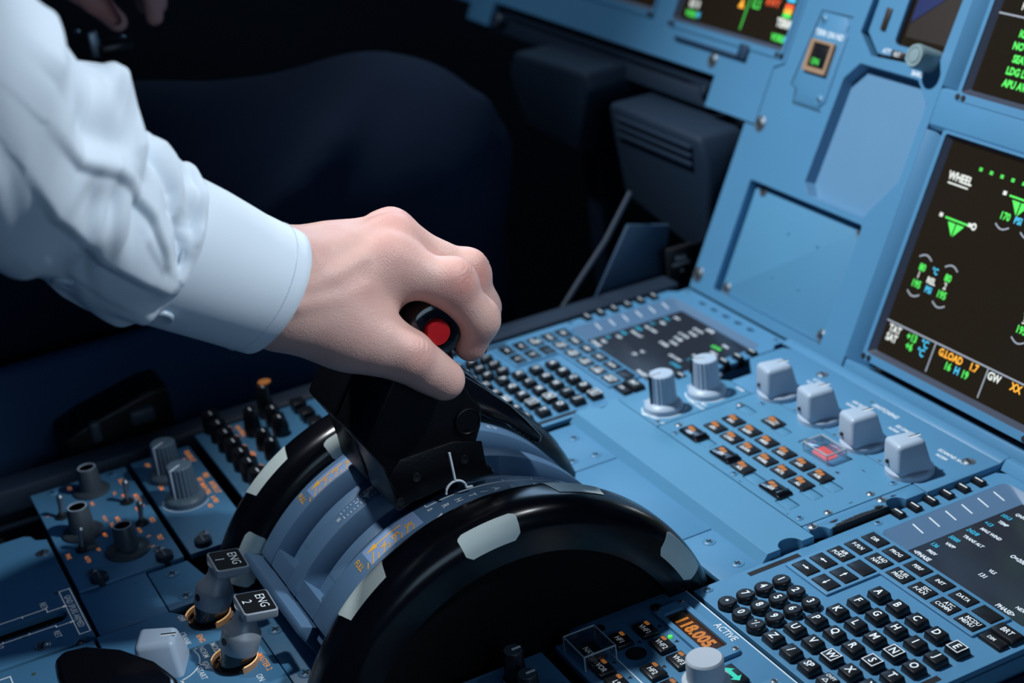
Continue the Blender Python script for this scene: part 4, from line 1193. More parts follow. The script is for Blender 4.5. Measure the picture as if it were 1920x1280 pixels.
si = thing('standby_instrument', 'dark standby attitude screen in a sunken recess with a grey round knob', 'standby instrument', (126, 208, -8), PANEL)
M = MB(); M.plate([(85, 300), (82, 246), (82, 223), (99, 210), (168, 211), (168, 300)], [rrect(112, 164, 219, 275, 4)], -7, -4); M.done('faceplate', PAINT, si)
M = MB(); M.box(108, 168, 215, 280, -10, -8.4); M.done('screen', SCREEN, si)
tb = bmesh.new(); tb.faces.new([tb.verts.new((x, y, -8.3)) for x, y in ((116, 236), (150, 262), (128, 274), (116, 274))]); M = MB(); M._merge(tb); M.done('sky_area', T_BLUE, si)
tb = bmesh.new(); tb.faces.new([tb.verts.new((x, y, -8.3)) for x, y in ((116, 235), (116, 226), (160, 226), (160, 268), (151, 262))]); M = MB(); M._merge(tb); M.done('ground_area', T_BROWN, si)
M = MB(); M.lathe([(0, -4), (8, -4), (8.4, 14), (7.6, 16), (5.6, 16), (5.2, 15.2), (4.8, 16.2), (0, 16.6)], (158, 214, 0), 'z', 36); M.done('rotary_knob', mat('knob_green_grey', (.20, .28, .30), .45), si)
for x, y, w, h in ((121, 212.5, 13, 5), (97, 234, 5, 16), (97, 262, 5, 16)):
    M = MB(); M.box(x - w / 2, x + w / 2, y - h / 2, y + h / 2, -4.2, -2.4, .6); o = M.done('press_key', mat('key_brown_black', (.03, .018, .012), .4), si)
    if w > 6: text('RST', x, y, -2.3, 3, WHITEB, o)
text('BARO', 150, 203.5, .2, 3.4, WHITEB, si); text('ATT', 108, 213, -3.8, 3.4, WHITEB, si)


# ------------------------------------------------------------------ square display units
def display_unit(label, x0, y0, w=146, z=0):
    t = thing('display_unit', label, 'display', (x0 + w / 2, y0, z - 14), PANEL, 'square cockpit displays')
    x1, y1 = x0 + w, y0 + w
    M = MB(); M.plate(rrect(x0 - 7, x1 + 7, y0 - 9, y1 + 4, 2), [rrect(x0 - 3.5, x1 + 3.5, y0 - 3.5, y1 + 2, 2)], z - 6, z + .5); M.done('bezel', PAINT, t)
    tb = bmesh.new(); o_ = rrect(x0 - 3.5, x1 + 3.5, y0 - 3.5, y1 + 2, 2); i_ = rrect(x0, x1, y0, y1, 1)
    a = [tb.verts.new((p[0], p[1], z)) for p in o_]; b = [tb.verts.new((p[0], p[1], z - 4)) for p in i_]
    for i in range(len(a)):
        j = (i + 1) % len(a); tb.faces.new((a[i], a[j], b[j], b[i]))
    M = MB(); M._merge(tb); M.done('inner_rim', BEZEL, t)
    M = MB(); M.box(x0 - .5, x1 + .5, y0 - .5, y1 + .5, z - 8, z - 4); sc = M.done('screen', SCREEN, t, 'dark glass screen')
    M = MB()
    for x in (x0 - 5, x1 + 5):
        M.cyl((x, y0 - 6.5, z + .2), 2.0, .8, seg=14); M.cyl((x + (5.4 if x < x0 else -5.4), y0 - 6.5, z + .2), 2.0, .8, seg=14)
    M.done('corner_lug', SLOT, t)
    return t, sc


def scr_line(sc, z, pts, w, m, name='line'):
    M = MB()
    for (ax, ay), (bx, by) in zip(pts[:-1], pts[1:]):
        d = math.hypot(bx - ax, by - ay); a = math.atan2(by - ay, bx - ax)
        M.box(0, d, -w / 2, w / 2, z, z + .1, mtx=Matrix.Translation((ax, ay, 0)) @ Matrix.Rotation(a, 4, 'Z'))
    return M.done(name, m, sc)


def scr_poly(sc, z, pts, m, name='symbol'):
    tb = bmesh.new(); tb.faces.new([tb.verts.new((x, y, z)) for x, y in pts]); M = MB(); M._merge(tb)
    return M.done(name, m, sc)


ld, sc = display_unit('square display on the right showing the WHEEL page with green tyre figures', 199, 22, 148)
z = -3.9
text('WHEEL', 217.5, 147.5, z, 5.2, T_WHITE, sc, 'page_title', bold=.03); scr_line(sc, z, [(208, 142.6), (227, 142.6)], .9, T_WHITE, 'underline')
for i in range(10):
    text('=', 232 + i * 9.7, 157, z, 4, T_GREEN, sc, 'dash', bold=.04)


def gear(cx, cy):
    scr_line(sc, z, [(cx - 11, cy + 1.5), (cx + 10, cy + 1.5)], 1.2, T_GREEN)
    scr_poly(sc, z, [(cx - 7.6, cy - .5), (cx - .6, cy - .5), (cx - .6, cy - 9)], T_GREEN); scr_poly(sc, z, [(cx + .6, cy - .5), (cx + 7.6, cy - .5), (cx + .6, cy - 9)], T_GREEN)
    text('=', cx - 15.5, cy + 2, z, 4.2, T_WHITE, sc, 'door_mark', bold=.05); text('=O', cx + 14, cy + 2, z, 4.2, T_WHITE, sc, 'door_mark', bold=.05)


gear(228, 119.5); gear(274, 146); gear(322, 119.5)


def tyre(cx, cy, up, val, m):
    n = 9
    sgn = 1 if up else -1
    scr_line(sc, z, [(cx - 6 + 12 * i / n, cy + sgn * (2.4 * math.sin(math.pi * i / n))) for i in range(n + 1)], 1.0, T_GREY, 'tyre_arc')
    text(val, cx, cy - sgn * 6, z, 4.6, m, sc, 'reading', bold=.03)


for ox, n0 in ((213, 1), (311, 3)):
    tyre(ox, 91, True, '80', T_GREEN); tyre(ox + 25, 91, True, '80', T_GREEN); tyre(ox, 67.5, False, '195', T_GREEN); tyre(ox + 25, 67.5, False, '195', T_GREEN)
    text('°C', ox + 12, 86, z, 4, T_CYAN, sc, 'unit', bold=.03); text('PSI', ox + 12, 73, z, 4, T_CYAN, sc, 'unit', bold=.03); text('REL', ox + 12, 79, z, 4, T_WHITE, sc, 'unit', bold=.03)
    text(str(n0), ox - 1, 79.6, z, 4.4, T_WHITE, sc, 'wheel_number'); text(str(n0 + 1), ox + 25, 79.6, z, 4.4, T_WHITE, sc, 'wheel_number')
tyre(266, 128.5, False, '170', T_GREEN); tyre(288, 128.5, False, '170', T_GREEN); text('PSI', 277, 134.5, z, 4.2, T_CYAN, sc, 'unit', bold=.03)
scr_line(sc, z, [(199, 44), (347, 44)], 1.0, T_GREY); scr_line(sc, z, [(248, 44), (248, 24)], 1.0, T_GREY); scr_line(sc, z, [(297, 44), (297, 24)], 1.0, T_GREY)
for s_, x, y, m in (('TAT', 209, 40, T_WHITE), ('SAT', 208.5, 34, T_WHITE), ('+13', 226, 40, T_GREEN), ('+6', 226.5, 34, T_GREEN), ('°C', 239, 40, T_CYAN), ('°C', 238, 34, T_CYAN),
                    ('G.LOAD', 264, 40, T_AMBER), ('1.7', 286, 40, T_AMBER), ('16', 265, 33.5, T_GREEN), ('H', 273, 33.5, T_CYAN), ('19', 281, 33.5, T_GREEN), ('GW', 304, 40, T_WHITE), ('XX', 323, 40, T_AMBER), ('KG', 338, 40, T_CYAN)):
    text(s_, x, y, z, 4.8 if len(s_) < 6 else 4.6, m, sc, 'reading', bold=.03)

ud, sc = display_unit('square display in the upper right corner showing green memo lines', 199, 203, 148)
for s_, x, y in (('LDG LT', 233, 221), ('SEAT BELTS', 240, 229), ('NO SMOKING', 240, 237), ('IGNITION', 236, 245), ('APU AVAIL', 238, 213)):
    text(s_, x, y, z, 4.6, T_GREEN, sc, 'memo_line', bold=.04)
text('FLAPS', 225, 262, z, 5, T_WHITE, sc, 'memo_line'); scr_line(sc, z, [(199, 255), (347, 255)], 1.0, T_GREY)

# ------------------------------------------------------------------ far crew station panel
lp2 = thing('side_instrument_panel', 'blue panel of the far crew station, dim, with a long dark stowage recess', 'instrument panel', (-250, 135, -8), PANEL)
M = MB()
M.plate([(-4.5, 135.2), (-4.5, 180), (6.5, 185), (6.5, 360), (-640, 360), (-640, 152), (-520, 152), (-520, 136), (-470, 136), (-470, 160), (-74, 160), (-74, 135.2)], [rrect(-158, 2, 191, 347, 2), rrect(-346, -186, 193, 349, 2)], -6, -.6)
M.done('face', PAINT, lp2)
M = MB(); M.box(-640, -80, 196, 360, -50, -12); M.done('backing', SLOT, lp2)
M = MB(); M.box(-142, -40, 177.5, 181, -1, 1.8, .5); M.box(-52, -40, 178, 190, -1, 1.8, .5); M.done('map_clip', mat('clip_dark_blue', (.012, .04, .085), .5), lp2)
screw(-83, 171, -.6, lp2, 5, STEEL, 's'); screw(-455, 145, -.6, lp2, 5, STEEL, 's')
M = MB(); M.prism(circ(-560, 178, 16, 26), -1, 1.2, .4); M.done('speaker_grille', PEDAL, lp2)

tr = thing('sliding_table', 'stowed dark sliding table in the long recess under the far crew displays', 'table', (-270, 132, -30), PANEL)
M = MB(); M.box(-466, -76, 149, 159.4, -34, -9, 1.5); M.box(-466, -76, 133, 147.5, -34, -7, 1.5)
M.done('table_leaf', PEDAL, tr)
for x in (-448, -86):
    M = MB(); M.cyl((x, 146, -10), 5, 8, seg=20, bev=1); M.done('slide_roller', PEDAL, tr)

nd, sc = display_unit('square display at the top showing a map page with coloured bars', -152, 196, 148, 0)
z = -3.9
text('GS 0', -137, 210, z, 6, T_WHITE, sc, 'reading', bold=.04); text('VOR1', -138, 201.5, z, 5, T_GREEN, sc, 'reading', bold=.04); text('M', -127, 202, z, 5, T_CYAN, sc, 'reading')
scr_poly(sc, z, [(-78, 216), (-70, 216), (-74, 225)], T_AMBER); scr_line(sc, z, [(-66, 200), (-65, 230)], 1, T_GREEN)
text('ILS', -55, 222, z, 7, T_GREEN, sc, 'reading'); text('RWY', -35, 226, z, 6, T_RED, sc, 'reading')
for y, m in ((226, T_RED), (219, T_GREEN), (222.5, T_AMBER), (231, T_CYAN)):
    scr_poly(sc, z, [(-19, y - 1.6), (-9, y - 1.6), (-9, y + 1.6), (-19, y + 1.6)], m)
text('TERR', -14, 213, z, 6, T_WHITE, sc, 'reading', bold=.04); text('VOR2', -16, 201.5, z, 5, T_GREEN, sc, 'reading', bold=.04); text('A', -7, 201.5, z, 5, T_CYAN, sc, 'reading')
pf, sc = display_unit('square display at the top edge left of the map display, only its corner in view', -340, 198, 148, 0)
text('QNH 1013', -225, 206, z, 5, T_AMBER, sc, 'reading')

# ------------------------------------------------------------------ footwell
fw = thing('footwell_panel', 'dim blue side panel in the footwell beside the pedestal rail', 'side panel', (-70, 110, -60))
M = MB(); M.prism([(46, -28), (118, -30), (134, 36), (96, 46)], -64, -60, 1, 'x'); M.done('panel', mat('footwell_blue', (.03, .07, .13), .6, var=.2, vscale=10), fw)
M = MB(); M.tube([(-66, 24, -20), (-66, 50, 8), (-66, 78, 36), (-66, 104, 70)], 2.2, 8); M.done('edge_strip', mat('strip_grey', (.03, .045, .07), .5), fw)
M = MB(); M.box(-44, -40, 118, 142, -4, 24, .6); pc = M.done('placard', SLOT, fw, 'small black placard')
def side(v):
    return np.stack([np.full(len(v), -39.8), 130 + v[:, 0], 10 + v[:, 1]], 1)
text('FULL', 0, 5, 0, 3.6, WHITE, pc, curve=side); text('FORWARD', 0, 0, 0, 2.6, WHITE, pc, curve=side); text('o', 0, -6, 0, 4, WHITE, pc, curve=side)


p1 = thing('rudder_pedal', 'dark blue pedal block beside the pilot knee, farther from the panel edge', 'pedal', (-270, 170, 40), group='rudder pedals')
M = MB(); M.prism([(-352, 122), (-366, 100), (-344, 52), (-238, 48), (-206, 112), (-212, 128)], 150, 240, 5, 'y', 3); M.done('pedal_plate', PEDAL, p1)
M = MB(); M.box(-290, -262, 180, 210, -330, 60, 4); M.done('pedal_arm', PEDAL, p1)
p2 = thing('rudder_pedal', 'ribbed dark blue pedal block next to the bright panel edge', 'pedal', (-80, 170, 0), group='rudder pedals')
M = MB(); M.prism([(-176, 110), (-174, 92), (-160, 30), (-56, 10), (-30, 24), (-26, 92), (-36, 110)], 150, 260, 5, 'y', 3); M.done('pedal_plate', PEDAL, p2)
M = MB()
for k in range(3): M.box(-160, -44, 147 , 152, 84 + k * 7, 88 + k * 7, 1.4)
M.done('pedal_rib', PEDAL, p2)
M = MB(); M.box(-96, -70, 190, 220, -330, 30, 4); M.done('pedal_arm', PEDAL, p2)
# ================================================================== people
def smin(a, b, k):
    h = np.maximum(k - np.abs(a - b), 0) / k
    return np.minimum(a, b) - h * h * k * .25


class Field:
    def __init__(s, lo, hi, h):
        s.lo = np.array(lo, np.float32); s.h = h
        n = np.ceil((np.array(hi) - s.lo) / h).astype(int) + 1
        ax = [s.lo[i] + h * np.arange(n[i], dtype=np.float32) for i in range(3)]
        s.P = np.stack(np.meshgrid(*ax, indexing='ij'), -1)

    def cone(s, a, b, ra, rb, flat=None):
        a = np.array(a, np.float32); b = np.array(b, np.float32); d = b - a
        t = np.clip(((s.P - a) @ d) / max(float(d @ d), 1e-6), 0, 1)
        q = s.P - a - t[..., None] * d
        if flat is not None:      # squash along a direction
            f = np.array(flat[0], np.float32); f /= np.linalg.norm(f)
            q = q + (q @ f)[..., None] * f * (flat[1] - 1)
        return np.sqrt((q * q).sum(-1)) - (ra + (rb - ra) * t)

    def chain(s, pts, rs, k=4, flat=None):
        F = None
        for i in range(len(pts) - 1):
            c = s.cone(pts[i], pts[i + 1], rs[i], rs[i + 1], flat)
            F = c if F is None else smin(F, c, k)
        return F

    def nets(s, F):
        h, lo = s.h, s.lo
        ins = F < 0
        n = np.array(F.shape) - 1
        pos = np.zeros((*n, 3), np.float32); cnt = np.zeros(n, np.float32)
        cs = [(i, j, k) for i in (0, 1) for j in (0, 1) for k in (0, 1)]
        sl = lambda A, c: A[c[0]:c[0] + n[0], c[1]:c[1] + n[1], c[2]:c[2] + n[2]]
        for a in cs:
            for d in range(3):
                if a[d]: continue
                b = list(a); b[d] = 1; b = tuple(b)
                fa, fb = sl(F, a), sl(F, b); cr = (fa < 0) != (fb < 0)
                t = np.where(cr, fa / np.where(cr, fa - fb, 1), 0)
                p = np.array(a, np.float32) + t[..., None] * (np.array(b, np.float32) - np.array(a, np.float32))
                pos += cr[..., None] * p; cnt += cr
        m = cnt > 0
        idx = np.full(n, -1, np.int64); idx[m] = np.arange(m.sum())
        ijk = np.stack(np.nonzero(m), -1)
        V = lo + h * (ijk + pos[m] / cnt[m][:, None])
        Q = []
        for d in range(3):
            e = [(1, 0, 0), (0, 1, 0), (0, 0, 1)][d]
            u, w = [(1, 2), (2, 0), (0, 1)][d]
            A = ins[:-1, :-1, :-1]; B = ins[e[0]:F.shape[0] - 1 + e[0], e[1]:F.shape[1] - 1 + e[1], e[2]:F.shape[2] - 1 + e[2]]
            I = np.stack(np.nonzero(A != B), -1)
            I = I[(I[:, u] > 0) & (I[:, w] > 0)]
            fl = A[I[:, 0], I[:, 1], I[:, 2]]
            def g(du, dw):
                J = I.copy(); J[:, u] -= du; J[:, w] -= dw
                return idx[J[:, 0], J[:, 1], J[:, 2]]
            q = np.stack([g(1, 1), g(0, 1), g(0, 0), g(1, 0)], -1)
            q[~fl] = q[~fl][:, ::-1]
            Q.append(q)
        return V, np.concatenate(Q)


def relax(V, Q, it=2, f=.5):
    n = len(V); e = np.concatenate([Q[:, [0, 1]], Q[:, [1, 2]], Q[:, [2, 3]], Q[:, [3, 0]]])
    for _ in range(it):
        S_ = np.zeros_like(V); c = np.zeros(n)
        for a, b in ((0, 1), (1, 0)):
            np.add.at(S_, e[:, a], V[e[:, b]]); np.add.at(c, e[:, a], 1)
        V = V + f * (S_ / c[:, None] - V)
    return V


# ------------------------------------------------------------------ first officer: left arm on the lever
fo = thing('person', 'white-shirted arm reaching in from the left, hand closed over the thrust lever', 'person', (430, -470, 380))
F = Field((196, -420, 124), (330, -166, 330), 1.05)
WR = (288, -292, 210)
imcp, mmcp, rmcp, lmcp = (281, -229, 205), (265, -219, 209), (246, -213, 206), (228, -213, 199)
palm = F.chain([(306, -385, 296), (291, -318, 233), (285, -296, 213)], [24, 24, 23.5], 20, ((1, -.15, .15), 1.42))
palm = smin(palm, F.chain([(282, -290, 212), (284, -262, 200), imcp], [19, 17, 13.5], 8), 14)
palm = smin(palm, F.chain([(280, -290, 218), (270, -256, 211), mmcp], [20, 17, 13], 8), 14)
palm = smin(palm, F.chain([(274, -288, 216), (256, -252, 206), rmcp], [18, 16, 12.5], 8), 14)
palm = smin(palm, F.chain([(270, -286, 210), (242, -250, 196), lmcp], [17, 15, 11.5], 8), 14)
palm = smin(palm, F.chain([(286, -288, 197), (291, -262, 182), (298, -250, 176)], [17, 17.5, 15], 8), 16)
palm = smin(palm, F.cone((285, -270, 190), (276, -236, 188), 13, 11), 14)
# knuckle heads and tendons
for p, r in ((imcp, 6.5), (mmcp, 7.2), (rmcp, 6.5), (lmcp, 6)):
    q = np.array(p) + np.array((1.0, -1, 9.0))
    palm = smin(palm, F.cone(q, q + np.array((.5, -5, .5)), r, r * .8), 8)
for a, b, c in (((290, -288, 232.0), (283, -258, 222), (266, -225, 221)), ((296, -290, 226), (292, -262, 213), (283, -232, 215)), ((282, -288, 234), (268, -254, 226), (248, -219, 216.5))):
    palm = smin(palm, F.chain([a, b, c], [1.8, 2.0, 2.4], 3), 7)
# veins over the back of the hand
for pts in (((305, -306, 218), (304.5, -288, 208.5), (301, -266, 203.5), (297.5, -250, 204)), ((302, -286, 215.5), (297, -266, 214), (289, -246, 216))):
    palm = smin(palm, F.chain(pts, [2.0, 2.2, 2.2, 1.8][:len(pts)], 3), 4.5)
fing = F.chain([imcp, (291, -203, 190.5), (291.5, -189, 167.5), (288, -194.5, 153)], [12.8, 11.6, 10.2, 8.6], 5)
fing = smin(fing, F.cone((292, -200, 194), (292, -198, 191.5), 10.2, 9.8), 5)
f2 = F.chain([mmcp, (268, -183, 184), (268, -178, 163), (266, -188, 147)], [12.6, 11.0, 10.4, 8.8], 5)
f2 = smin(f2, F.cone((269, -182, 188), (268, -180, 184), 9.2, 9.2), 5)
f3 = F.chain([rmcp, (247, -183, 180), (246, -182, 160), (245, -193, 146)], [11.8, 10.4, 9.8, 8.4], 5)
f4 = F.chain([lmcp, (227, -188, 176), (227, -188, 160), (227, -198, 149)], [10.6, 9.2, 8.6, 7.6], 5)
th = F.chain([(296, -254, 177.5), (304, -236, 165.5), (304, -217.5, 146)], [15, 12.6, 9.2], 6)
th = smin(th, F.cone((309, -237, 168.5), (309.5, -234, 166), 8.4, 8.2), 6)
th = smin(th, F.cone((305, -226, 154.5), (305, -219, 147.5), 10.6, 9.4), 6)
G = smin(smin(smin(fing, f2, 2.0), f3, 2.0), f4, 2.0)
H_ = smin(palm, G, 9)
H_ = smin(H_, th, 9)
V, Q = F.nets(H_)
V = relax(V, Q, 5, .5)
# fine skin creases across the index and thumb knuckles, drawn along each finger's own axis
VN = np.zeros_like(V); A_, B_, C_ = V[Q[:, 0]], V[Q[:, 1]], V[Q[:, 2]]
fn = np.cross(B_ - A_, C_ - A_)
for k in range(4): np.add.at(VN, Q[:, k], fn)
VN /= np.linalg.norm(VN, axis=1, keepdims=True) + 1e-9
for c, ax, up, R_ in (((292, -202.5, 191), (.1, .35, -.62), (.62, .62, .45), 15), ((268, -182.5, 185), (.05, .2, -.9), (.2, .8, .5), 14), ((304, -236.5, 166), (.02, .7, -.72), (.9, .25, .35), 14), ((291, -188, 166.5), (0, .1, -1), (.5, .86, 0), 11)):
    ax = np.array(ax) / np.linalg.norm(ax); up = np.array(up) / np.linalg.norm(up)
    rel = V - np.array(c); u = rel @ ax; side_ = np.cross(ax, up); w = rel @ side_
    win = np.clip((VN @ up - .35) * 2.2, 0, 1) * (np.linalg.norm(rel, axis=1) < R_ + 4)
    cr = np.zeros(len(V))
    for k, (uk, am) in enumerate(((-4.2, .35), (-2.2, .55), (0, .75), (2.1, .55), (4.4, .3))):
        cr += am * np.exp(-((u - uk - .05 * uk * np.abs(w) - .5 * np.sin(w * .5 + k)) / .75) ** 2) * np.exp(-(w / (7.5 - abs(uk) * .5)) ** 4)
    V = V - VN * (cr * win * .62)[:, None]
body = npmesh('body', V, Q, SKIN, fo)
fl_ = np.zeros(len(V))
for p, r, k in (((300, -201, 193), 10, .75), ((277, -181, 187), 9, .6), ((255, -182, 183), 9, .5), ((314, -237, 168), 9, .45), ((mmcp[0] + 4, mmcp[1] - 2, mmcp[2] + 10), 11, .55), ((imcp[0] + 6, imcp[1] - 2, imcp[2] + 9), 11, .5), ((rmcp[0], rmcp[1], rmcp[2] + 10), 11, .5), ((303, -217, 146), 12, .35), ((290, -194, 152), 11, .4), ((295, -252, 205), 16, .22)):
    d = np.linalg.norm(V - np.array(p), axis=1); fl_ = np.maximum(fl_, k * np.exp(-(d / r) ** 2))
at = body.data.attributes.new('flush', 'FLOAT', 'POINT'); at.data.foreach_set('value', fl_.astype(np.float32))
# finger and thumb nails just showing at the edges
for c, ax, nrm, L, W in (((289.5, -185.5, 152.5), (0.0, -.35, -.9), (0.0, 1, -.25), 6, 5),):
    c = Vector(c); ax = Vector(ax).normalized(); nrm = Vector(nrm).normalized(); sd = ax.cross(nrm)
    tb = bmesh.new(); rows = []
    for i in range(7):
        u = i / 6 * 2 - 1; row = []
        for j in range(7):
            w = j / 6 * 2 - 1
            k = math.sqrt(max(0, 1 - max(0, abs(u) - .5) ** 2 * 3))
            row.append(tb.verts.new(c + ax * u * L + sd * w * W * k - nrm * (w * w * 2.0)))
        rows.append(row)
    for i in range(6):
        for j in range(6): tb.faces.new((rows[i][j], rows[i][j + 1], rows[i + 1][j + 1], rows[i + 1][j]))
    M = MB(); M._merge(tb); M.done('fingernail', mat('nail', (.62, .42, .40), .25, coat=.3), fo)

# shirt sleeve: measured silhouette stations (x, upper y z, lower y z)
ST = [(300, -323.6, 281.5, -368.2, 225.4), (303, -329.5, 287.7, -374.4, 226.4), (309, -336.8, 302.6, -383.4, 236.8), (315, -344.5, 313.7, -392.1, 246.9), (321, -354.2, 319.9, -399.3, 257.2), (327, -357.2, 331.4, -405.6, 265.2), (333, -359.3, 342.2, -412.4, 270.4), (339, -366.2, 347.7, -418.9, 275.8), (347, -374.5, 353.0, -427.0, 284.4), (356, -380.0, 366.1, -434.2, 295.9), (367, -386.8, 382.7, -441.2, 311.9), (395, -408.2, 413.0, -457.2, 344.0), (430, -430.3, 444.9, -473.6, 382.1), (480, -462, 500, -505, 430), (540, -500, 552, -545, 480), (610, -560, 610, -606, 524), (660, -640, 640, -668, 540), (690, -740, 640, -740, 540)]
ST = np.array(ST)
# (kind, amplitude mm, width mm, [(station, fraction from upper edge)])
FOLDS = [('cliff', 6.5, 9.0, [(9.68, .40), (8.48, .38), (7.32, .38), (4.18, .34), (3.1, .40), (2.62, .47), (1.7, .57), (.95, .58)]),
         ('ridge', 7.5, 8.0, [(7.35, .03), (5.7, .02), (4.82, .06), (4.35, .17), (4.28, .27)]),
         ('ridge', -6.0, 9.0, [(9.1, .2), (7.45, .24), (6.0, .24), (5.2, .20)]),
         ('ridge', -5.0, 5.0, [(4.35, .0), (3.7, .10), (2.6, .17), (2.0, .3)]),
         ('ridge', 3.0, 5.0, [(.9, .0), (.55, .18), (.55, .37)]),
         ('ridge', -3.6, 5.0, [(1.8, .05), (1.6, .22), (1.35, .46)]),
         ('ridge', 4.0, 13.0, [(4.0, .42), (5.12, .58), (6.6, .62)]),
         ('ridge', -3.5, 9.0, [(7.6, .47), (6.2, .5), (5.2, .47)]),
         ('cliff', 5.5, 10.0, [(9.6, .61), (8.62, .63), (7.38, .67), (5.0, .735), (2.62, .71), (.82, .68)]),
         ('ridge', 4.0, 6.0, [(9.7, .01), (9.93, .18), (10., .27)]),
         ('ridge', 3.2, 5.5, [(2.92, .02), (1.9, .12), (1.5, .3)]),
         ('ridge', -3.0, 4.0, [(2.65, .27), (1.45, .37), (.98, .52)]),
         ('cliff', 2.4, 4.0, [(3.2, .50), (2.4, .56), (1.6, .60)]),
         ('cliff', 1.2, 8.0, [(8.0, .90), (5.12, .93), (3.18, .90), (.58, .83)])]


def sleeve_surface(s, th):
    """s station (array), th angle (0 upper edge, positive towards the viewer side)"""
    i = np.clip(s.astype(int), 0, len(ST) - 2); w = (s - i)[..., None]
    w = w * w * (3 - 2 * w) * .35 + w * .65
    R = ST[i] * (1 - w) + ST[i + 1] * w
    T = np.stack([R[..., 0], R[..., 1], R[..., 2]], -1); B = np.stack([R[..., 0], R[..., 3], R[..., 4]], -1)
    c = (T + B) / 2; u = (T - B) / 2
    hw = np.linalg.norm(u, axis=-1, keepdims=True)
    ax = np.array((.35, -.62, .70)); ax /= np.linalg.norm(ax)
    v = np.cross(np.broadcast_to(ax, u.shape), u / hw); v /= np.linalg.norm(v, axis=-1, keepdims=True)
    v = np.where(v[..., :1] < 0, -v, v)
    n = np.cos(th)[..., None] * u / hw + np.sin(th)[..., None] * v * .8
    return c + np.cos(th)[..., None] * u + np.sin(th)[..., None] * v * hw * .78, n / np.linalg.norm(n, axis=-1, keepdims=True)


NS, NT = 430, 260
sg, tg = np.meshgrid(np.linspace(.0, 16.98, NS), np.linspace(0, 2 * math.pi, NT, endpoint=False), indexing='ij')
base, nrm = sleeve_surface(sg, tg)
fr = (1 - np.cos(tg)) / 2                       # fraction from the upper edge
front = np.sin(tg) >= -0.15
disp = np.zeros_like(sg)
pos_mm = np.stack([sg * 15.5, np.where(np.sin(tg) >= 0, tg, -(2 * math.pi - tg)) * 38], -1)
pos_mm[..., 1] = np.where(tg <= math.pi, tg, tg - 2 * math.pi) * 38
for kind, amp, wd_, pl in FOLDS:
    pp = np.array([(a * 15.5, math.acos(max(-1, min(1, 1 - 2 * f))) * 38) for a, f in pl])
    for _ in range(3):            # round the polyline off
        qq = [pp[0]]
        for k in range(len(pp) - 1):
            qq += [pp[k] * .75 + pp[k + 1] * .25, pp[k] * .25 + pp[k + 1] * .75]
        pp = np.array(qq + [pp[-1]])
    if kind == 'cliff':
        amp *= .60; wd_ *= 1.4
    best = np.full(sg.shape, 1e9); tt = np.zeros(sg.shape); sd = np.ones(sg.shape)
    L = 0; tot = np.linalg.norm(np.diff(pp, axis=0), axis=1).sum()
    for k in range(len(pp) - 1):
        d = pp[k + 1] - pp[k]; l = np.linalg.norm(d)
        t = np.clip(((pos_mm - pp[k]) @ d) / (l * l), 0, 1)
        q = pos_mm - pp[k] - t[..., None] * d; ql = np.linalg.norm(q, axis=-1)
        better = ql < best
        best = np.where(better, ql, best); tt = np.where(better, (L + t * l) / tot, tt); L += l
        sd = np.where(better, np.sign(d[0] * q[..., 1] - d[1] * q[..., 0]), sd)
    fade = np.clip(np.minimum(tt, 1 - tt) * 5 + .15, 0, 1)
    if kind == 'ridge':
        disp += amp * fade * np.exp(-(best / wd_) ** 2)
    else:          # an overlapping fold: swells up to the crease, then drops away
        sgn = best * sd
        disp += amp * fade * np.exp(-(np.maximum(sgn, 0) / wd_) ** 1.5) * (lambda q: q * q * (3 - 2 * q))(np.clip((sgn + 2.5) / 5.5, 0, 1))
for k, (fx, fy, ph, am) in enumerate(((.06, .03, 0, .7), (.04, -.07, 1, .6), (.11, .06, 2, .25), (.020, .030, 3, 1.4))):
    disp += am * np.sin(pos_mm[..., 0] * fx * 1.7 + pos_mm[..., 1] * fy * 1.7 + ph + 1.3 * np.sin(pos_mm[..., 1] * .043 + k) + np.sin(pos_mm[..., 0] * .05 + k))
disp += 1.3 * np.sin(tg * 11 + .6 * np.sin(sg * 2.2)) * np.exp(-((sg - .9) / .9) ** 2)
disp += .5 * np.sin(pos_mm[..., 0] * .21 + pos_mm[..., 1] * .33 + 1.6 * np.sin(pos_mm[..., 1] * .07)) * (.5 + .5 * np.sin(sg * 1.1 + tg))
disp *= np.clip(sg * 1.4 + .12, 0, 1)
disp += 1.6 * np.exp(-((sg - .5) / .35) ** 2)
Vs = base + nrm * disp[..., None]
Vs = Vs.reshape(-1, 3)
Qs = [(i * NT + j, i * NT + (j + 1) % NT, (i + 1) * NT + (j + 1) % NT, (i + 1) * NT + j) for i in range(NS - 1) for j in range(NT)]
Qs.append(tuple((NS - 1) * NT + j for j in range(NT)))
sl_ = npmesh('shirt_sleeve', Vs, Qs, SHIRT, fo)
md = sl_.modifiers.new('cloth', 'SOLIDIFY'); md.thickness = .0007; md.offset = -1

# cuff: turned double layer, from the seam to the wrist
CU = np.array([(301.5, -327.5, 283.5, -370.0, 224.0), (300, -323.6, 281.5, -368.2, 225.4), (296, -308, 267.6, -350.5, 212.5), (291.5, -290.4, 250.5, -330.5, 198.5), (288, -273.0, 236.0, -313.2, 186.8)])
NC, NR = 120, 24


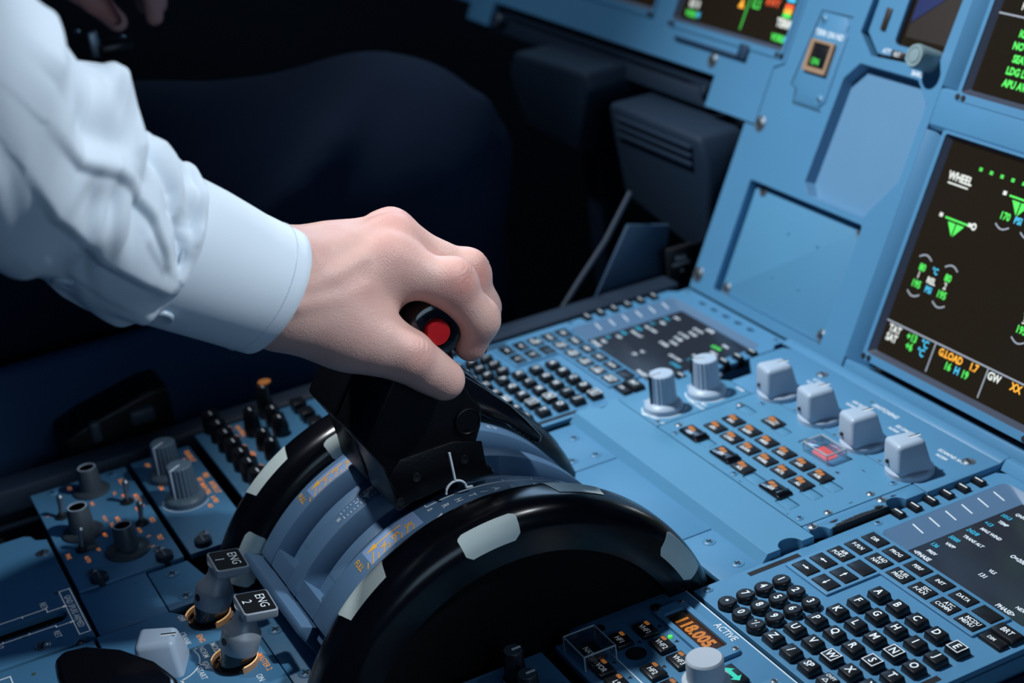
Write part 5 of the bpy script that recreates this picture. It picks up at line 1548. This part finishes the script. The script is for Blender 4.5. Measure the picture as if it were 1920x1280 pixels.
def cuff_ring(f, off):
    x = f * (len(CU) - 1); i = min(int(x), len(CU) - 2); w = x - i
    r = CU[i] * (1 - w) + CU[i + 1] * w
    T = np.array(r[:3]); B = np.array((r[0], r[3], r[4])); c = (T + B) / 2; u = (T - B) / 2; hw = np.linalg.norm(u)
    ax = np.array((-.12, .72, -.68)); v = np.cross(u / hw, ax); v /= np.linalg.norm(v)
    if v[0] < 0: v = -v
    a = np.arange(NC) / NC * 2 * math.pi
    rip = .5 * np.sin(a * 3 + f * 4) * f
    return c + np.cos(a)[:, None] * u * (1 + (off + rip[:, None]) / hw) + np.sin(a)[:, None] * v * (hw * .78 + off + rip[:, None])


rings = [cuff_ring(i / NR, .7) for i in range(NR + 1)] + [cuff_ring(1.004, .1)] + [cuff_ring(1 - i / 6 * .5, -1.0) for i in range(7)]
Vc = np.concatenate(rings); n = len(rings)
Qc = [(i * NC + j, (i + 1) * NC + j, (i + 1) * NC + (j + 1) % NC, i * NC + (j + 1) % NC) for i in range(n - 1) for j in range(NC)]
cuff = npmesh('cuff', Vc, Qc, SHIRT, fo, label='stiff white buttoned cuff')
for f in (.05, .30, .90):
    M = MB()
    rg = cuff_ring(f, 1.0)
    for j in range(0, NC, 1):
        M.tube([rg[j], rg[j] + (rg[(j + 1) % NC] - rg[j]) * .6], .22, 4)
    M.done('stitching', THREAD, cuff)


def shirt_button(c, nrm, par, r=5.2):
    c = Vector(c); nrm = Vector(nrm).normalized()
    R_ = Matrix.Translation(c) @ nrm.to_track_quat('Z', 'Y').to_matrix().to_4x4()
    M = MB(); M.lathe([(0, -.6), (r, -.6), (r, .9), (r * .86, 1.5), (r * .62, .8), (0, .7)], (0, 0, 0), 'z', 28)
    bmesh.ops.transform(M.bm, matrix=R_, verts=M.bm.verts)
    o = M.done('button', BUTTON, par, 'pale shirt button')


rr = cuff_ring(.34, 1.6); j = int(NC * .375); p = rr[j]; q = cuff_ring(.34, 5)[j] - p
shirt_button(p, q, cuff)
bs, bt = np.array([4.6]), np.array([2.62])
bp_, bn_ = sleeve_surface(bs, bt)
shirt_button(bp_[0] + bn_[0] * 1.2, bn_[0], sl_, 4.6)

# ------------------------------------------------------------------ captain: seated, dark trousers
cpn = thing('person', 'seated person in dark navy trousers beyond the pedestal, one knee raised, fingertips at the lap', 'person', (-230, -420, 120))
F = Field((-480, -680, -500), (-80, 80, 250), 6.5)
T_ = F.chain([(-235, -560, 120), (-215, -250, 100), (-208, -60, 96), (-206, -34, 88)], [108, 98, 84, 80], 30)
T_ = smin(T_, F.chain([(-206, -34, 88), (-200, -10, -150), (-196, -10, -480)], [78, 62, 54], 20), 40)
T_ = smin(T_, F.chain([(-300, -560, 100), (-350, -250, 70), (-370, -60, 60)], [105, 95, 80], 30), 24)
for pts, r in (([(-168, -58, 168), (-138, -108, 144), (-126, -150, 120), (-119, -190, 102)], 10), ([(-172, 34, 138), (-166, 42, 100), (-170, 30, 60), (-182, -2, 26)], 9),
               ([(-150, -250, 165), (-126, -300, 120), (-120, -330, 80)], 9), ([(-150, -20, 40), (-150, -50, 10), (-160, -70, -20)], 8)):
    T_ = smin(T_, F.chain(pts, [r * .6] + [r] * (len(pts) - 2) + [r * .6], 10), 16)
V, Q = F.nets(T_)
V = relax(V, Q, 3, .5)
npmesh('trousers', V, Q, TROUSER, cpn, label='dark navy trousers')
F = Field((-300, -330, 215), (-215, -175, 350), 2.0)
cx = -250
hd = F.chain([(-262, -290, 330), (-258, -262, 308)], [24, 30], 10)
for k, (dx, dy) in enumerate(((-22, 0), (-8, 6), (6, 4), (19, -4))):
    hd = smin(hd, F.chain([(cx + dx, -246 + dy, 302), (cx + dx, -208 + dy, 288), (cx + dx, -196 + dy, 264 + (0, 14, 6, 2)[k]), (cx + dx, -198 + dy, 244 + (4, 16, 8, 2)[k])], [10, 9, 8, 7], 4), 4)
hd = smin(hd, F.chain([(cx + 22, -270, 292), (cx + 30, -245, 268), (cx + 28, -232, 250)], [11, 9.5, 8], 4), 8)
V, Q = F.nets(hd); V = relax(V, Q, 2, .5)
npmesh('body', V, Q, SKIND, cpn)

# ------------------------------------------------------------------ seat beside the pedestal
st = thing('pilot_seat', 'dark navy seat side beyond the pedestal rail, with a black two-switch control box', 'seat', (-260, -400, -560))
M = MB(); M.box(-430, -100, -760, -150, -200, -46, 20, 5); M.done('cushion', SEATM, st)
M = MB(); M.box(-113, -90, -760, -150, -205, 56, 10, 4); M.done('side_bolster', SEATM, st)
M = MB(); M.box(-430, -86, -790, -170, -560, -210, 20, 4); M.done('seat_frame', SEATM, st)
M = MB(); M.prism([(-366, -34), (-364, 11), (-346, 18), (-300, 29), (-286, 29), (-286, -34)], -96, -52, 3, 'x', 3); bx_ = M.done('control_box', LEVER, st, 'black seat control box')
M = MB(); M.box(-54, -47, -346, -338, 4, 20, 2.5, 3); M.done('rocker_switch', KNOBD, bx_, 'grey rocker')
M = MB(); M.box(-54, -45, -318, -300, 9, 20, 2.5, 3); M.done('rocker_switch', KNOBD, bx_, 'grey rocker')
bk = thing('belt_buckle', 'small shiny metal buckle lying dark at the upper left on the lap', 'buckle', (-248, -232, 222))
M = MB(); M.box(-262, -236, -246, -220, 222, 232, 3); M.done('buckle_plate', mat('buckle_dark', (.01, .011, .014), .3, metal=.4), bk)
M = MB()
for x, y, z_ in ((-246, -226, 233), (-246, -228, 228), (-250, -258, 243)):
    M.lathe([(0, 0), (2.6, 0), (1.8, 1.6), (0, 2.2)], (x, y, z_), 'z', 12)
M.box(-249, -242, -252, -244, 222, 242, 2)
M.done('chrome_stud', STEEL, bk, 'bright chrome studs')
